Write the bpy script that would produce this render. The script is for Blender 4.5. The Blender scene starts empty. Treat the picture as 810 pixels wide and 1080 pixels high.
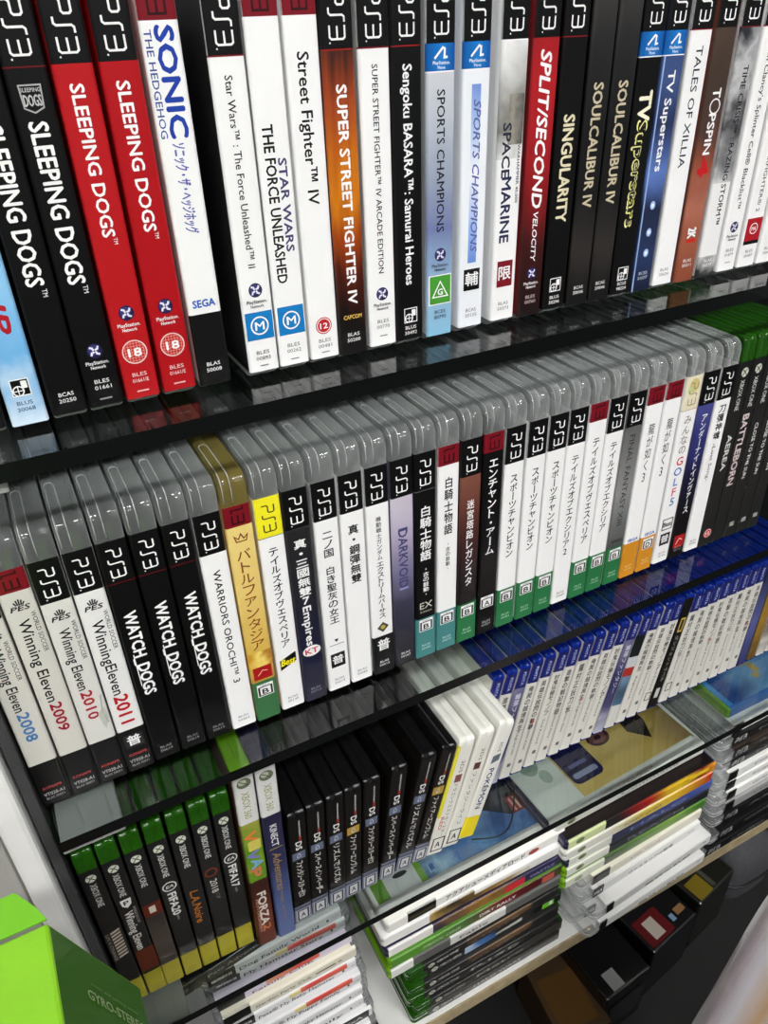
import bpy, math, random
from mathutils import Matrix, Vector
random.seed(7)
MM = .001
SC = bpy.context.scene
COL = SC.collection

# ------------------------------------------------------------------ materials
def lin(c):
    return tuple((x/255/12.92) if x/255 <= .04045 else ((x/255+.055)/1.055)**2.4 for x in c)
_mats = {}
def new_mat(name):
    m = bpy.data.materials.new(name); m.use_nodes = True
    return m, m.node_tree.nodes, m.node_tree.links
def ink(rgb, rough=.38, coat=.2, metallic=0):
    k = (tuple(rgb), rough, coat, metallic)
    if k not in _mats:
        m, n, l = new_mat('ink_%d_%d_%d' % tuple(rgb))
        b = n['Principled BSDF']
        b.inputs['Base Color'].default_value = (*lin(rgb), 1)
        b.inputs['Roughness'].default_value = rough
        b.inputs['Coat Weight'].default_value = coat; b.inputs['Specular IOR Level'].default_value = .3
        b.inputs['Coat Roughness'].default_value = .12
        b.inputs['Metallic'].default_value = metallic
        _mats[k] = m
    return _mats[k]
def art(name, cols, axis='Z', lo=0, hi=.153, noise=.25, scale=40, stretch=(1, 1, 1), rough=.35):
    """printed artwork: a ramp of ink colours along one axis, broken up by noise"""
    k = ('art', name)
    if k in _mats: return _mats[k]
    m, n, l = new_mat('art_' + name)
    b = n['Principled BSDF']; b.inputs['Roughness'].default_value = rough
    b.inputs['Coat Weight'].default_value = .35; b.inputs['Coat Roughness'].default_value = .12
    tc = n.new('ShaderNodeTexCoord'); sx = n.new('ShaderNodeSeparateXYZ')
    l.new(tc.outputs['Object'], sx.inputs[0])
    mr = n.new('ShaderNodeMapRange'); mr.inputs[1].default_value = lo; mr.inputs[2].default_value = hi
    l.new(sx.outputs[axis], mr.inputs[0])
    mp = n.new('ShaderNodeMapping'); mp.inputs['Scale'].default_value = stretch
    l.new(tc.outputs['Object'], mp.inputs[0])
    nz = n.new('ShaderNodeTexNoise'); nz.inputs['Scale'].default_value = scale; nz.inputs['Detail'].default_value = 5
    l.new(mp.outputs[0], nz.inputs[0])
    ma = n.new('ShaderNodeMath'); ma.operation = 'MULTIPLY_ADD'
    ma.inputs[1].default_value = noise*2; l.new(nz.outputs[0], ma.inputs[0])
    sb = n.new('ShaderNodeMath'); sb.operation = 'SUBTRACT'; sb.inputs[1].default_value = noise
    l.new(mr.outputs[0], sb.inputs[0]); l.new(sb.outputs[0], ma.inputs[2])
    r = n.new('ShaderNodeValToRGB'); e = r.color_ramp.elements
    for i, c in enumerate(cols):
        p = i/(len(cols)-1)
        if i == 0: q = e[0]; q.position = 0
        elif i == len(cols)-1: q = e[-1]; q.position = 1
        else: q = e.new(p)
        q.color = (*lin(c), 1)
    l.new(ma.outputs[0], r.inputs[0]); l.new(r.outputs[0], b.inputs['Base Color'])
    _mats[k] = m
    return m
def plain(name, rgb, rough=.5, coat=0, noise=0, scale=30, bump=0, metallic=0):
    k = ('plain', name)
    if k in _mats: return _mats[k]
    m, n, l = new_mat(name); b = n['Principled BSDF']
    b.inputs['Base Color'].default_value = (*lin(rgb), 1); b.inputs['Roughness'].default_value = rough
    b.inputs['Coat Weight'].default_value = coat; b.inputs['Metallic'].default_value = metallic
    if noise or bump:
        tc = n.new('ShaderNodeTexCoord')
        nz = n.new('ShaderNodeTexNoise'); nz.inputs['Scale'].default_value = scale; nz.inputs['Detail'].default_value = 6
        l.new(tc.outputs['Object'], nz.inputs[0])
        if noise:
            r = n.new('ShaderNodeValToRGB')
            r.color_ramp.elements[0].position = .3; r.color_ramp.elements[1].position = .7
            r.color_ramp.elements[0].color = (*[x*(1-noise) for x in lin(rgb)], 1)
            r.color_ramp.elements[1].color = (*[min(1, x*(1+noise*.5)) for x in lin(rgb)], 1)
            l.new(nz.outputs[0], r.inputs[0]); l.new(r.outputs[0], b.inputs['Base Color'])
        if bump:
            bp = n.new('ShaderNodeBump'); bp.inputs['Strength'].default_value = bump; bp.inputs['Distance'].default_value = .002
            l.new(nz.outputs[0], bp.inputs['Height']); l.new(bp.outputs[0], b.inputs['Normal'])
    _mats[k] = m
    return m
def see_through(name, rgb, clear, tint=None, rough=.18, spec=.5):
    """thin moulded plastic: part of the light passes straight through, the rest meets a glossy milky surface"""
    k = ('clear', name)
    if k in _mats: return _mats[k]
    m, n, l = new_mat(name); b = n['Principled BSDF']; out = n['Material Output']
    b.inputs['Base Color'].default_value = (*lin(rgb), 1); b.inputs['Roughness'].default_value = rough
    b.inputs['Specular IOR Level'].default_value = spec
    t = n.new('ShaderNodeBsdfTransparent'); t.inputs[0].default_value = (*(tint or (1, 1, 1)), 1)
    mx = n.new('ShaderNodeMixShader'); lw = n.new('ShaderNodeLayerWeight'); lw.inputs[0].default_value = .5
    mr = n.new('ShaderNodeMapRange'); mr.inputs[1].default_value = .25; mr.inputs[2].default_value = .85; mr.inputs[3].default_value = 1-clear; mr.inputs[4].default_value = min(1, 1-clear+.45)
    l.new(lw.outputs['Facing'], mr.inputs[0]); l.new(mr.outputs[0], mx.inputs[0])
    l.new(t.outputs[0], mx.inputs[1]); l.new(b.outputs[0], mx.inputs[2])
    b.inputs['Specular IOR Level'].default_value = 0
    g = n.new('ShaderNodeBsdfGlossy'); g.inputs['Roughness'].default_value = rough*.8; g.inputs[0].default_value = (1, 1, 1, 1)
    fr = n.new('ShaderNodeFresnel'); fr.inputs[0].default_value = 1.45; ge = n.new('ShaderNodeNewGeometry')
    bf = n.new('ShaderNodeMath'); bf.operation = 'SUBTRACT'; bf.inputs[0].default_value = 1; l.new(ge.outputs['Backfacing'], bf.inputs[1])
    mu = n.new('ShaderNodeMath'); mu.operation = 'MULTIPLY'; l.new(fr.outputs[0], mu.inputs[0]); l.new(bf.outputs[0], mu.inputs[1])
    m2 = n.new('ShaderNodeMixShader'); l.new(mu.outputs[0], m2.inputs[0]); l.new(mx.outputs[0], m2.inputs[1]); l.new(g.outputs[0], m2.inputs[2])
    l.new(m2.outputs[0], out.inputs[0])
    _mats[k] = m
    return m
def glass_mat():
    m, n, l = new_mat('shelf_glass'); out = n['Material Output']; n.remove(n['Principled BSDF'])
    t = n.new('ShaderNodeBsdfTransparent'); t.inputs[0].default_value = (.8, .83, .82, 1)
    g = n.new('ShaderNodeBsdfGlossy'); g.inputs['Roughness'].default_value = .03; g.inputs[0].default_value = (1, 1, 1, 1)
    f = n.new('ShaderNodeFresnel'); f.inputs[0].default_value = 1.55
    mx = n.new('ShaderNodeMixShader'); ge = n.new('ShaderNodeNewGeometry')
    bf = n.new('ShaderNodeMath'); bf.operation = 'SUBTRACT'; bf.inputs[0].default_value = 1; l.new(ge.outputs['Backfacing'], bf.inputs[1])
    mu = n.new('ShaderNodeMath'); mu.operation = 'MULTIPLY'; l.new(f.outputs[0], mu.inputs[0]); l.new(bf.outputs[0], mu.inputs[1])
    l.new(mu.outputs[0], mx.inputs[0]); l.new(t.outputs[0], mx.inputs[1]); l.new(g.outputs[0], mx.inputs[2]); l.new(mx.outputs[0], out.inputs[0])
    return m

W = (240, 240, 240); K = (9, 9, 10); INK = (10, 10, 12); GREY = (120, 120, 122)
CLEAR = see_through('clear_case_plastic', (205, 209, 209), .86, None, .12)
YELLOWED = see_through('aged_case_plastic', (150, 135, 75), .6, (.9, .82, .55))
GREEN = see_through('green_case_plastic', (32, 84, 12), .25, (.2, .6, .12), .2)
LIME = see_through('lime_case_plastic', (120, 178, 22), .2, (.5, .8, .15), .2)
BLUE = see_through('blue_case_plastic', (12, 40, 140), .15, (.08, .2, .8), .2)
BLACK = plain('black_case_plastic', (14, 14, 15), .28, .2)
WHITE = plain('white_case_plastic', (228, 228, 220), .3, .3)
NAVYP = plain('navy_case_plastic', (30, 28, 60), .3, .2)

# ------------------------------------------------------------------ lettering (built-in font, meshed once)
_glyph = {}
_want = set()
def want(s, bold, shear): _want.add((s, bold, shear)); return (s, bold, shear)
def make_glyphs():
    keys = [k for k in _want if k not in _glyph]
    objs = []
    for s, b, sh in keys:
        c = bpy.data.curves.new('lettering', 'FONT'); c.body = s; c.resolution_u = 2; c.offset = b; c.shear = sh
        c.fill_mode = 'FRONT' if hasattr(c, 'fill_mode') else c.fill_mode
        o = bpy.data.objects.new('lettering', c); COL.objects.link(o); objs.append(o)
    bpy.context.view_layer.update()
    dg = bpy.context.evaluated_depsgraph_get()
    for k, o in zip(keys, objs):
        me = o.evaluated_get(dg).to_mesh()
        vs = [(v.co.x, v.co.y) for v in me.vertices]; fs = [tuple(p.vertices) for p in me.polygons]
        o.evaluated_get(dg).to_mesh_clear()
        if not vs: vs = [(0, 0), (1, 0), (1, 1)]; fs = [(0, 1, 2)]
        xs = [v[0] for v in vs]; ys = [v[1] for v in vs]
        _glyph[k] = (vs, fs, min(xs), max(xs), min(ys), max(ys))
    for o in objs:
        c = o.data; bpy.data.objects.remove(o); bpy.data.curves.remove(c)

def stroke(pts, w, closed=False):
    """flat mitred band along a polyline -> (verts, faces)"""
    n = len(pts); P = [Vector((*p, 0)) for p in pts]; out = []
    for i in range(n):
        a = P[(i-1) % n] if (closed or i > 0) else None
        b = P[(i+1) % n] if (closed or i < n-1) else None
        d1 = (P[i]-a).normalized() if a is not None else (b-P[i]).normalized()
        d2 = (b-P[i]).normalized() if b is not None else d1
        n1 = Vector((-d1.y, d1.x, 0)); n2 = Vector((-d2.y, d2.x, 0)); m = (n1+n2)
        m = m.normalized() if m.length > 1e-6 else n1
        s = w/2/max(.35, m.dot(n1))
        out += [P[i]+m*s, P[i]-m*s]
    vs = [(v.x, v.y) for v in out]
    fs = [(2*i, 2*i+1, 2*i+3, 2*i+2) for i in range(n-1)]
    if closed: fs.append((2*n-2, 2*n-1, 1, 0))
    return vs, fs

# ------------------------------------------------------------------ a printed paper sleeve wrapped round a case
class Sheet:
    """w thickness, h printed height (t runs down from its top), z0 height of its lower edge; all in mm"""
    def __init__(s, w, h, z0, depth, bg, side=None, r=2.0):
        s.w, s.h, s.z0, s.d, s.r = w, h, z0, depth, r
        s.ops = []; s.texts = []; s.bg = bg; s.side = side or bg; s.layer = 0; s.c = w/2
    def _m(s, c): return c if isinstance(c, bpy.types.Material) else ink(c)
    def poly(s, vs, fs, c, lay=None):
        s.layer += 1; s.ops.append((vs, fs, s._m(c), lay or s.layer))
    def rect(s, t0, t1, c, x0=None, x1=None):
        x0 = 0 if x0 is None else x0; x1 = s.w if x1 is None else x1
        br = sorted({x0, x1} | {x for q in (0, .15, .5, 1, 1.5, 2) for x in (q*s.r/2, s.w-q*s.r/2) if x0 < x < x1})
        vs = [(x, t) for t in (t0, t1) for x in br]; n = len(br)
        s.poly(vs, [(i, i+1, n+i+1, n+i) for i in range(n-1)], c)
    def disc(s, x, t, rx, ry, c, n=20):
        vs = [(x+rx*math.cos(2*math.pi*i/n), t+ry*math.sin(2*math.pi*i/n)) for i in range(n)]
        s.poly(vs, [tuple(range(n))], c)
    def ring(s, x, t, r, w, c, n=20):
        v, f = stroke([(x+r*math.cos(2*math.pi*i/n), t+r*math.sin(2*math.pi*i/n)) for i in range(n)], w, True); s.poly(v, f, c)
    def line(s, pts, w, c, closed=False):
        v, f = stroke(pts, w, closed); s.poly(v, f, c)
    def frame(s, x0, x1, t0, t1, w, c): s.line([(x0, t0), (x1, t0), (x1, t1), (x0, t1)], w, c, True)
    def tx(s, txt, t0, t1, x, hgt, c, bold=0, shear=0, o='r'):
        """o='r' reads downwards, letters turned a quarter; 'h' upright (t0,t1 then are the x range, x the centre t)"""
        s.layer += 1; s.texts.append((want(txt, 0, shear), t0, t1, x, hgt, s._m(c), o, s.layer, bold))
    def tv(s, txt, t0, t1, x, wd, c, bold=0, step=None):
        """upright characters stacked downwards"""
        n = len(txt); st = (t1-t0)/n
        for i, ch in enumerate(txt):
            if ch == ' ': continue
            s.layer += 1
            s.texts.append((want(ch, 0, 0), t0+st*(i+.06), t0+st*(i+.94), x, wd, s._m(c), 'b' if ch in 'ー-~・:' else 'v', s.layer, min(bold, .025)))
    def build(s, name, parent):
        V = []; F = []; MI = []; mats = []
        def mi(m):
            if m not in mats: mats.append(m)
            return mats.index(m)
        def put(x, t, lay):
            xx = x-s.w/2; e = lay*.012+.02; a = abs(xx)-(s.w/2-s.r)
            if a <= 0: y = -e; px = xx
            else:
                a = min(a, s.r); ang = math.asin(a/s.r)
                y = s.r-(s.r+e)*math.cos(ang); px = math.copysign(s.w/2-s.r+(s.r+e)*math.sin(ang), xx)
            return (px*MM, y*MM, (s.z0+s.h-t)*MM)
        def add(vs, fs, m, lay):
            o = len(V); V.extend(put(x, t, lay) for x, t in vs); k = mi(m)
            for f in fs: F.append(tuple(o+i for i in f)); MI.append(k)
        base = mi(s._m(s.bg))
        n = 6; xs = [s.w/2-s.w/2+s.r*(1-math.cos(math.pi/2*i/n)) for i in range(n+1)]
        xs = [s.r*(1-math.cos(math.pi/2*(i/n))) for i in range(n+1)]
        xs = [s.r*(1-math.sin(math.pi/2*(1-i/n))) for i in range(n+1)]
        xs = xs+[s.w-x for x in reversed(xs)]
        tt = [0, s.h]
        add([(x, t) for t in tt for x in xs], [(i, i+1, len(xs)+i+1, len(xs)+i) for i in range(len(xs)-1)], s._m(s.bg), 0)
        sd = mi(s._m(s.side))
        for sg in (-1, 1):
            o = len(V); X = sg*(s.w/2+.02)*MM
            for y in (s.r, s.d):
                for z in (s.z0, s.z0+s.h): V.append((X, y*MM, z*MM))
            F.append((o, o+1, o+3, o+2)); MI.append(sd)
        for vs, fs, m, lay in s.ops: add(vs, fs, m, lay)
        for key, t0, t1, x, hgt, m, o, lay, bold in s.texts:
            vs, fs, ax, bx, ay, by = _glyph[key]
            if o == 'r':
                k = (t1-t0)/(bx-ax); cap = .72; q = hgt/cap
                P = [(x-hgt/2+v[1]*q, t0+(v[0]-ax)*k) for v in vs]
            elif o == 'h':
                k = (t1-t0)/(bx-ax); q = hgt/.72
                P = [(t0+(v[0]-ax)*k, x+hgt/2-v[1]*q) for v in vs]
            elif o == 'v':
                full = max(bx-ax, by-ay, .35)
                kx = hgt/max(full, .8); kt = (t1-t0)/max(full, .8); cx = (ax+bx)/2; cy = (ay+by)/2
                P = [(x+(v[0]-cx)*kx, (t0+t1)/2-(v[1]-cy)*kt) for v in vs]
            else:
                full = max(bx-ax, .8); cx = (ax+bx)/2; cy = (ay+by)/2; kt = (t1-t0)/full; kx = hgt/full
                P = [(x-(v[1]-cy)*kx*-1, (t0+t1)/2+(v[0]-cx)*kt) for v in vs]
            e = bold*hgt*.85
            for n, (ox, ot) in enumerate(((0, 0),) if e <= 0 else ((-e, 0), (e, 0), (0, -e), (0, e))):
                add([(a+ox, b+ot) for a, b in P], fs, m, lay+n*.24)
        me = bpy.data.meshes.new(name); me.from_pydata(V, [], F)
        for m in mats: me.materials.append(m)
        me.polygons.foreach_set('material_index', MI); me.update()
        ob = bpy.data.objects.new(name, me); COL.objects.link(ob); ob.parent = parent
        return ob

# ------------------------------------------------------------------ marks printed on sleeves
def ps3mark(s, x, t0, t1, hgt, c, w=.75):
    L = (t1-t0)/3.1
    def q(pts): return [(x-hgt/2+v*hgt, t0+u*L) for u, v in pts]
    for p in ([(0, 1), (.72, 1), (.85, .9), (.85, .6), (.72, .5), (.14, .5), (0, .38), (0, 0)],
              [(1.95, 1), (1.62, 1), (1.5, .88), (1.5, .12), (1.38, 0), (1.02, 0)],
              [(2.15, 1), (2.92, 1), (3.05, .88), (3.05, .12), (2.92, 0), (2.15, 0)], [(2.2, .5), (3.05, .5)]):
        s.line(q(p), w, c)
def band(s, style='black', rule=None):
    if style == 'black':
        s.rect(0, 24, K); ps3mark(s, s.c, 5, 21, s.w*.46, W)
        s.disc(s.c-s.w*.23, 22, .35, .35, W, 8)
        if rule: s.rect(24, 24.5, rule)
    elif style == 'red':
        s.rect(0, 12.3, (118, 16, 30)); d = (48, 8, 14)
        s.line([(s.c+3, 1), (s.c+3, 2.6), (s.c-3, 2.6), (s.c-3, 4.2)], .9, d)
        for p in ([(s.c+3, 5.4), (s.c+3, 10.4), (s.c-3, 10.4), (s.c-3, 5.4)], [(s.c, 5.6), (s.c, 10.4)]): s.line(p, .9, d)
    elif style == 'yellow':
        s.rect(0, 24, (238, 228, 40)); ps3mark(s, s.c, 5, 21, s.w*.46, (70, 68, 20)); s.rect(24, 24.4, (60, 58, 30))
    elif style == 'cream':
        s.rect(0, 24, (226, 218, 190)); s.disc(s.c, 7, 4.2, 5, (205, 190, 120)); s.disc(s.c-3, 10, 2, 2.4, (190, 205, 140))
        ps3mark(s, s.c, 5, 21, s.w*.46, (150, 140, 110)); s.rect(24, 24.4, (150, 120, 90))
def code(s, a, b, c=GREY, t=None):
    t = t or s.h-8.5
    s.tx(a, s.c-3, s.c+3, t, 1.7, c, .01, 0, 'h'); s.tx(b, s.c-3.4, s.c+3.4, t+2.7, 1.7, c, .01, 0, 'h')
def network(s, t, c=INK):
    x = s.c
    s.disc(x, t, 3.1, 3.1, (34, 30, 72)); s.disc(x-.4, t-.4, 2.2, 2.2, (58, 54, 110))
    for a in range(4):
        g = a*1.57+.5
        s.line([(x+.4*math.cos(g), t+.4*math.sin(g)), (x+1.5*math.cos(g+.5), t+1.5*math.sin(g+.5)), (x+2.5*math.cos(g+.2), t+2.5*math.sin(g+.2))], .8, (225, 225, 240))
    s.tx('PlayStation.', x-4.6, x+4.6, t+4.9, 1.5, c, .02, 0, 'h'); s.tx('Network', x-3, x+3, t+6.9, 1.4, c, .02, 0, 'h')
def esrb(s, t):
    x = s.c
    s.rect(t-3.6, t+3.6, W, x-3.6, x+3.6); s.rect(t-3.2, t+3.2, K, x-3.2, x+3.2)
    s.ring(x-1, t+1.4, 2, .5, W); s.line([(x-3, t+1.4), (x+1, t+1.4)], .4, W); s.line([(x-1, t-.5), (x-1, t+3)], .4, W)
    s.tx('1', x+.6, x+2.6, t-1.2, 3, W, .05, 0, 'h')
def rate18(s, t, c=(190, 30, 32)):
    s.disc(s.c, t, 5.2, 5.2, (232, 205, 200)); s.disc(s.c, t, 4.7, 4.7, c)
    for i in range(-3, 4):
        h = math.sqrt(max(0, 4.5**2-(i*1.25)**2)); s.line([(s.c+i*1.25, t-h), (s.c+i*1.25, t+h)], .22, (225, 150, 140)); s.line([(s.c-h, t+i*1.25), (s.c+h, t+i*1.25)], .22, (225, 150, 140))
    s.tx('18', s.c-2.7, s.c+2.7, t, 3.6, W, .05, 0, 'h')
def rate12(s, t):
    s.disc(s.c, t, 4, 4, (190, 40, 40)); s.disc(s.c, t, 3.5, 3.5, W); s.disc(s.c, t, 3.1, 3.1, (185, 30, 32)); s.tx('12', s.c-1.9, s.c+1.9, t, 2.6, W, .05, 0, 'h')
def rateM(s, t0, t1, c=(22, 120, 190), ch='M'):
    s.rect(t0, t1, c, .9, s.w-.9); m = (t0+t1)/2; s.ring(s.c, m, 3.9, .7, W); s.tx(ch, s.c-2.1, s.c+2.1, m, 3.8, W, .04, 0, 'h')
def rateG(s, t0, t1):
    s.rect(t0, t1, W, .8, s.w-.8); s.rect(t0+.5, t1-.5, (70, 150, 50), 1.3, s.w-1.3); m = (t0+t1)/2
    s.line([(s.c, m-4), (s.c+4.2, m+3.4), (s.c-4.2, m+3.4)], .6, W, True); s.tx('G', s.c-1.4, s.c+1.4, m+1, 3, W, .04, 0, 'h')
def cero(s, t, ch, c=K, hgt=9.5):
    s.rect(t, t+hgt, W, 2.2, s.w-2.2); s.rect(t+1.9, t+hgt-.5, c, 2.7, s.w-2.7); s.rect(t+2.6, t+hgt-1.2, W, 3.9, s.w-3.9)
    s.tx(ch, s.c-1.9, s.c+1.9, t+1+hgt/2, hgt*.42, c, .04, 0, 'h'); s.tx('CERO', s.c-2.8, s.c+2.8, t+1.1, .9, c, .02, 0, 'h')
def box_glyph(s, t0, t1, ch, c=K):
    s.rect(t0, t1, c, s.c-4.6, s.c+4.6); m = (t0+t1)/2; s.tv(ch, m-4, m+3.4, s.c, 7.4, W, .02)
def move(s):
    s.rect(24, 34.6, W); s.rect(24, 34.1, art('move_tag', [(0, 84, 160), (16, 120, 200), (0, 70, 150)], 'X', -.007, .007, .05))
    x = s.c; s.line([(x-3.4, 29.5), (x+.6, 25.6), (x+1.6, 26), (x+1.4, 29.2), (x+3, 29)], .9, W)
    s.tx('PlayStation.', x-4.2, x+4.2, 31, 1.3, W, .02, 0, 'h'); s.tx('Move', x-1.8, x+1.8, 32.8, 1.2, W, .02, 0, 'h')

# ------------------------------------------------------------------ moulded case shells (two half shells per case, meshes shared by kind)
def profile(d, h, R, ins):
    """rounded rectangle in Y,Z, counter-clockwise, same count for any inset"""
    pts = []; R = max(R-ins, .15)
    for cy, cz, a0 in ((d-ins-R, h-ins-R, 0), (ins+R, h-ins-R, 90), (ins+R, ins+R, 180), (d-ins-R, ins+R, 270)):
        for i in range(7):
            a = math.radians(a0+15*i); pts.append((cy+R*math.cos(a), cz+R*math.sin(a)))
    return pts
_shell = {}
def half_shell(key, w, d, h, R, r, sign, mat, seam=.0):
    k = (key, sign)
    if k in _shell: return _shell[k]
    W2 = w/2-.25; loops = [(seam*w+sign*.02, .25), (seam*w+sign*.25, 0), (sign*(W2-r), 0)]
    loops += [(sign*(W2-r+r*math.sin(math.pi/2*i/4)), r*(1-math.cos(math.pi/2*i/4))) for i in range(1, 5)]
    V = []; F = []; n = 28
    for x, ins in loops: V += [(x*MM, (y+.15)*MM, z*MM) for y, z in profile(d, h, R, ins)]
    for j in range(len(loops)-1):
        for i in range(n):
            a, b, c, e = j*n+i, j*n+(i+1) % n, (j+1)*n+(i+1) % n, (j+1)*n+i
            F.append((a, b, c, e) if sign > 0 else (e, c, b, a))
    cap = list(range((len(loops)-1)*n, len(loops)*n)); F.append(tuple(cap) if sign > 0 else tuple(reversed(cap)))
    me = bpy.data.meshes.new('half_shell'); me.from_pydata(V, [], F); me.materials.append(mat)
    for p in me.polygons: p.use_smooth = True
    me.update()
    _shell[k] = me
    return me
def tube_mesh(name, pts, rad, mat, n=6, closed=False):
    V = []; F = []; N = len(pts); P = [Vector(p) for p in pts]
    for i, p in enumerate(P):
        t = ((P[(i+1) % N] if (closed or i < N-1) else p)-(P[i-1] if (closed or i) else p)).normalized()
        u = t.cross(Vector((0, 0, 1)));
        if u.length < .1: u = t.cross(Vector((1, 0, 0)))
        u.normalize(); v = t.cross(u)
        for k in range(n):
            a = 2*math.pi*k/n; V.append(p+(u*math.cos(a)+v*math.sin(a))*rad)
    for i in range(N if closed else N-1):
        for k in range(n):
            F.append((i*n+k, i*n+(k+1) % n, ((i+1) % N)*n+(k+1) % n, ((i+1) % N)*n+k))
    if not closed: F += [tuple(reversed(range(n))), tuple(range((N-1)*n, N*n))]
    me = bpy.data.meshes.new(name); me.from_pydata([tuple(v) for v in V], [], F); me.materials.append(mat)
    for q in me.polygons: q.use_smooth = True
    me.update()
    return me
RIB = see_through('rib_plastic', (205, 208, 208), .35, None, .12)
def rib_mesh():
    if 'rib' not in _shell:
        pts = []
        xl, xr, h = -5.6, -1.2, 170.0
        side = [(155, .1), (163, .1), (166, .9), (168.6, 2.6), (169.8, 5.2), (170.1, 8), (170.1, 36)]
        for z, y in side: pts.append((xl, y, z))
        for i in range(1, 6):
            a = math.pi*(1-i/6); pts.append(((xl+xr)/2+(xr-xl)/2*math.cos(a), 36+3*math.sin(a), 170.1))
        for z, y in reversed(side): pts.append((xr, y, z))
        _shell['rib'] = tube_mesh('rib', [(x*MM, y*MM, z*MM) for x, y, z in pts], .28*MM, RIB, 5)
    return _shell['rib']

# kind: w, d, h, R, r, shell material, sleeve h, sleeve z0
KINDS = dict(
    ps3=(14.4, 135, 170, 8, 1.4, CLEAR, 149, 4), ps3old=(14.4, 135, 170, 8, 1.4, YELLOWED, 149, 4),
    one=(12.2, 135, 170, 4, 1.2, GREEN, 150, 3), dsc=(14.6, 136, 125, 6, 2.6, see_through('smoky_small_case', (150, 152, 154), .5, None, .14), 112, 7), x360=(13.6, 135, 190, 4, 2.0, LIME, 184, 3), x360w=(14.2, 135, 190, 4, 2.0, WHITE, 185, 2.5),
    x360n=(13.6, 135, 190, 4, 2.0, NAVYP, 184, 3), ds=(13.2, 136, 125, 3, .9, BLACK, 118, 3), dsw=(14.6, 136, 125, 4, 1.6, WHITE, 115, 4),
    vita=(11.3, 104, 135, 3.5, 1.1, BLUE, 127, 4))
def custom_prop(o, label, cat, group=None, kind=None):
    o['label'] = label; o['category'] = cat
    if group: o['group'] = group
    if kind: o['kind'] = kind
PENDING = []
def game_case(kind, label, group, loc, draw, bg=W, side=None, lean=0, flat=False, skew=0, pitch=0, name='game_case', rib=True):
    w, d, h, R, r, mat, sh, sz = KINDS[kind]
    root = bpy.data.objects.new(name, None); COL.objects.link(root); root.empty_display_size = .01
    custom_prop(root, label, 'game case', group)
    x, y, z = loc
    if flat:
        root.rotation_euler = (Matrix.Rotation(math.radians(skew), 3, 'Z') @ Matrix.Rotation(math.radians(-90), 3, 'Y')).to_euler()
        root.location = ((x+h)*MM, y*MM, (z+w/2)*MM)
    else:
        root.rotation_euler = (0, math.radians(lean), math.radians(skew))
        root.location = (x*MM, y*MM, (z+w/2*abs(math.sin(math.radians(lean))))*MM)
    seam = -.06 if kind.startswith('ps3') else .0
    for nm, sg in (('case_lid', -1), ('case_tray', 1)):
        o = bpy.data.objects.new(nm, half_shell(kind, w, d, h, R, r, sg, mat, seam)); COL.objects.link(o); o.parent = root
    if kind.startswith('ps3') and rib:
        o = bpy.data.objects.new('raised_rib', rib_mesh()); COL.objects.link(o); o.parent = root
    s = Sheet(w-.2, sh, sz, d-4, bg, side, r)
    draw(s)
    PENDING.append((s, root))
    return root
def case_row(group, z, specs):
    for sp in specs:
        kind, x, label, draw = sp[:4]; kw = sp[4] if len(sp) > 4 else {}
        y = kw.pop('y', 0) if kw else 0
        game_case(kind, label, group, (x, y, z), draw, **kw)

# ================================================================== UPPER SHELF
RED = (176, 22, 28); NB = (26, 40, 110)
def d_sky(s):
    band(s); s.rect(24, 150, art('sky_spine', [(205, 225, 240), (110, 175, 225), (140, 195, 235), (95, 165, 220), (235, 240, 245)], 'Z', 0, .13, .3, 60))
    s.tx('UP', 92, 112, s.c, 7, (170, 25, 40), .05, .2); s.tx('SKY DRIVE', 30, 88, s.c, 7, (170, 25, 40), .04, .2); esrb(s, 134); code(s, 'BLUS', '30068', (40, 70, 110))
def dogs_logo(s, t):
    s.poly(*stroke([(s.c-3.6, t-4), (s.c+3.6, t-4), (s.c+3.2, t+3), (s.c, t+4.5), (s.c-3.2, t+3)], .5, True), (170, 170, 170))
    s.tx('SLEEPING', s.c-3.3, s.c+3.3, t-2.6, 1.3, (190, 190, 190), .02, 0, 'h'); s.tx('DOGS', s.c-2.9, s.c+2.9, t+.6, 3.6, (190, 190, 190), .03, 0, 'h')
def d_dogs1(s): band(s, 'black', (90, 16, 22)); dogs_logo(s, 32); s.tx('SLEEPING DOGS', 41, 96, s.c, 6.6, W, .04); s.tx('TM', 97.5, 100.5, s.c+2.5, 2, W); code(s, 'BCAS', '20250', W)
def d_dogs2(s): band(s, 'black', (90, 16, 22)); dogs_logo(s, 33.6); s.tx('SLEEPING DOGS', 41, 97.5, s.c, 6.6, W, .04); s.tx('TM', 98.5, 101.5, s.c+2.5, 2, W); network(s, 125, W); code(s, 'BLES', '01661', W, 138); s.rect(145.5, 146.2, (150, 150, 150), s.c-2.5, s.c+2.5)
def d_dogsr(s): band(s); s.tx('SLEEPING DOGS', 30.2, 82, s.c, 4.8, W, .04); s.tx('TM', 82.6, 85, s.c+2, 1.6, W); network(s, 112, W); rate18(s, 128.6); code(s, 'BLES', '01661/E', (235, 200, 200), 138.3); s.rect(145.5, 146.2, (230, 180, 180), s.c-2.5, s.c+2.5)
def d_blue_logo(s):
    band(s, 'red')
    s.tx('SONIC', 14, 50, s.c+1.4, 6.8, (30, 62, 160), .06); s.tx('THE HEDGEHOG', 15, 50, s.c-4.6, 2.6, (60, 80, 150), .02)
    s.tx('ソニック・ザ・ヘッジホッグ', 52, 85, s.c, 4.2, (88, 96, 170), .03, .2)
    s.tx('SEGA', s.c-4.8, s.c+4.8, 113.5, 3.2, (40, 90, 180), .05, 0, 'h'); s.rect(118, 150, (14, 14, 15)); code(s, 'BLAS', '50008', W)
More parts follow.
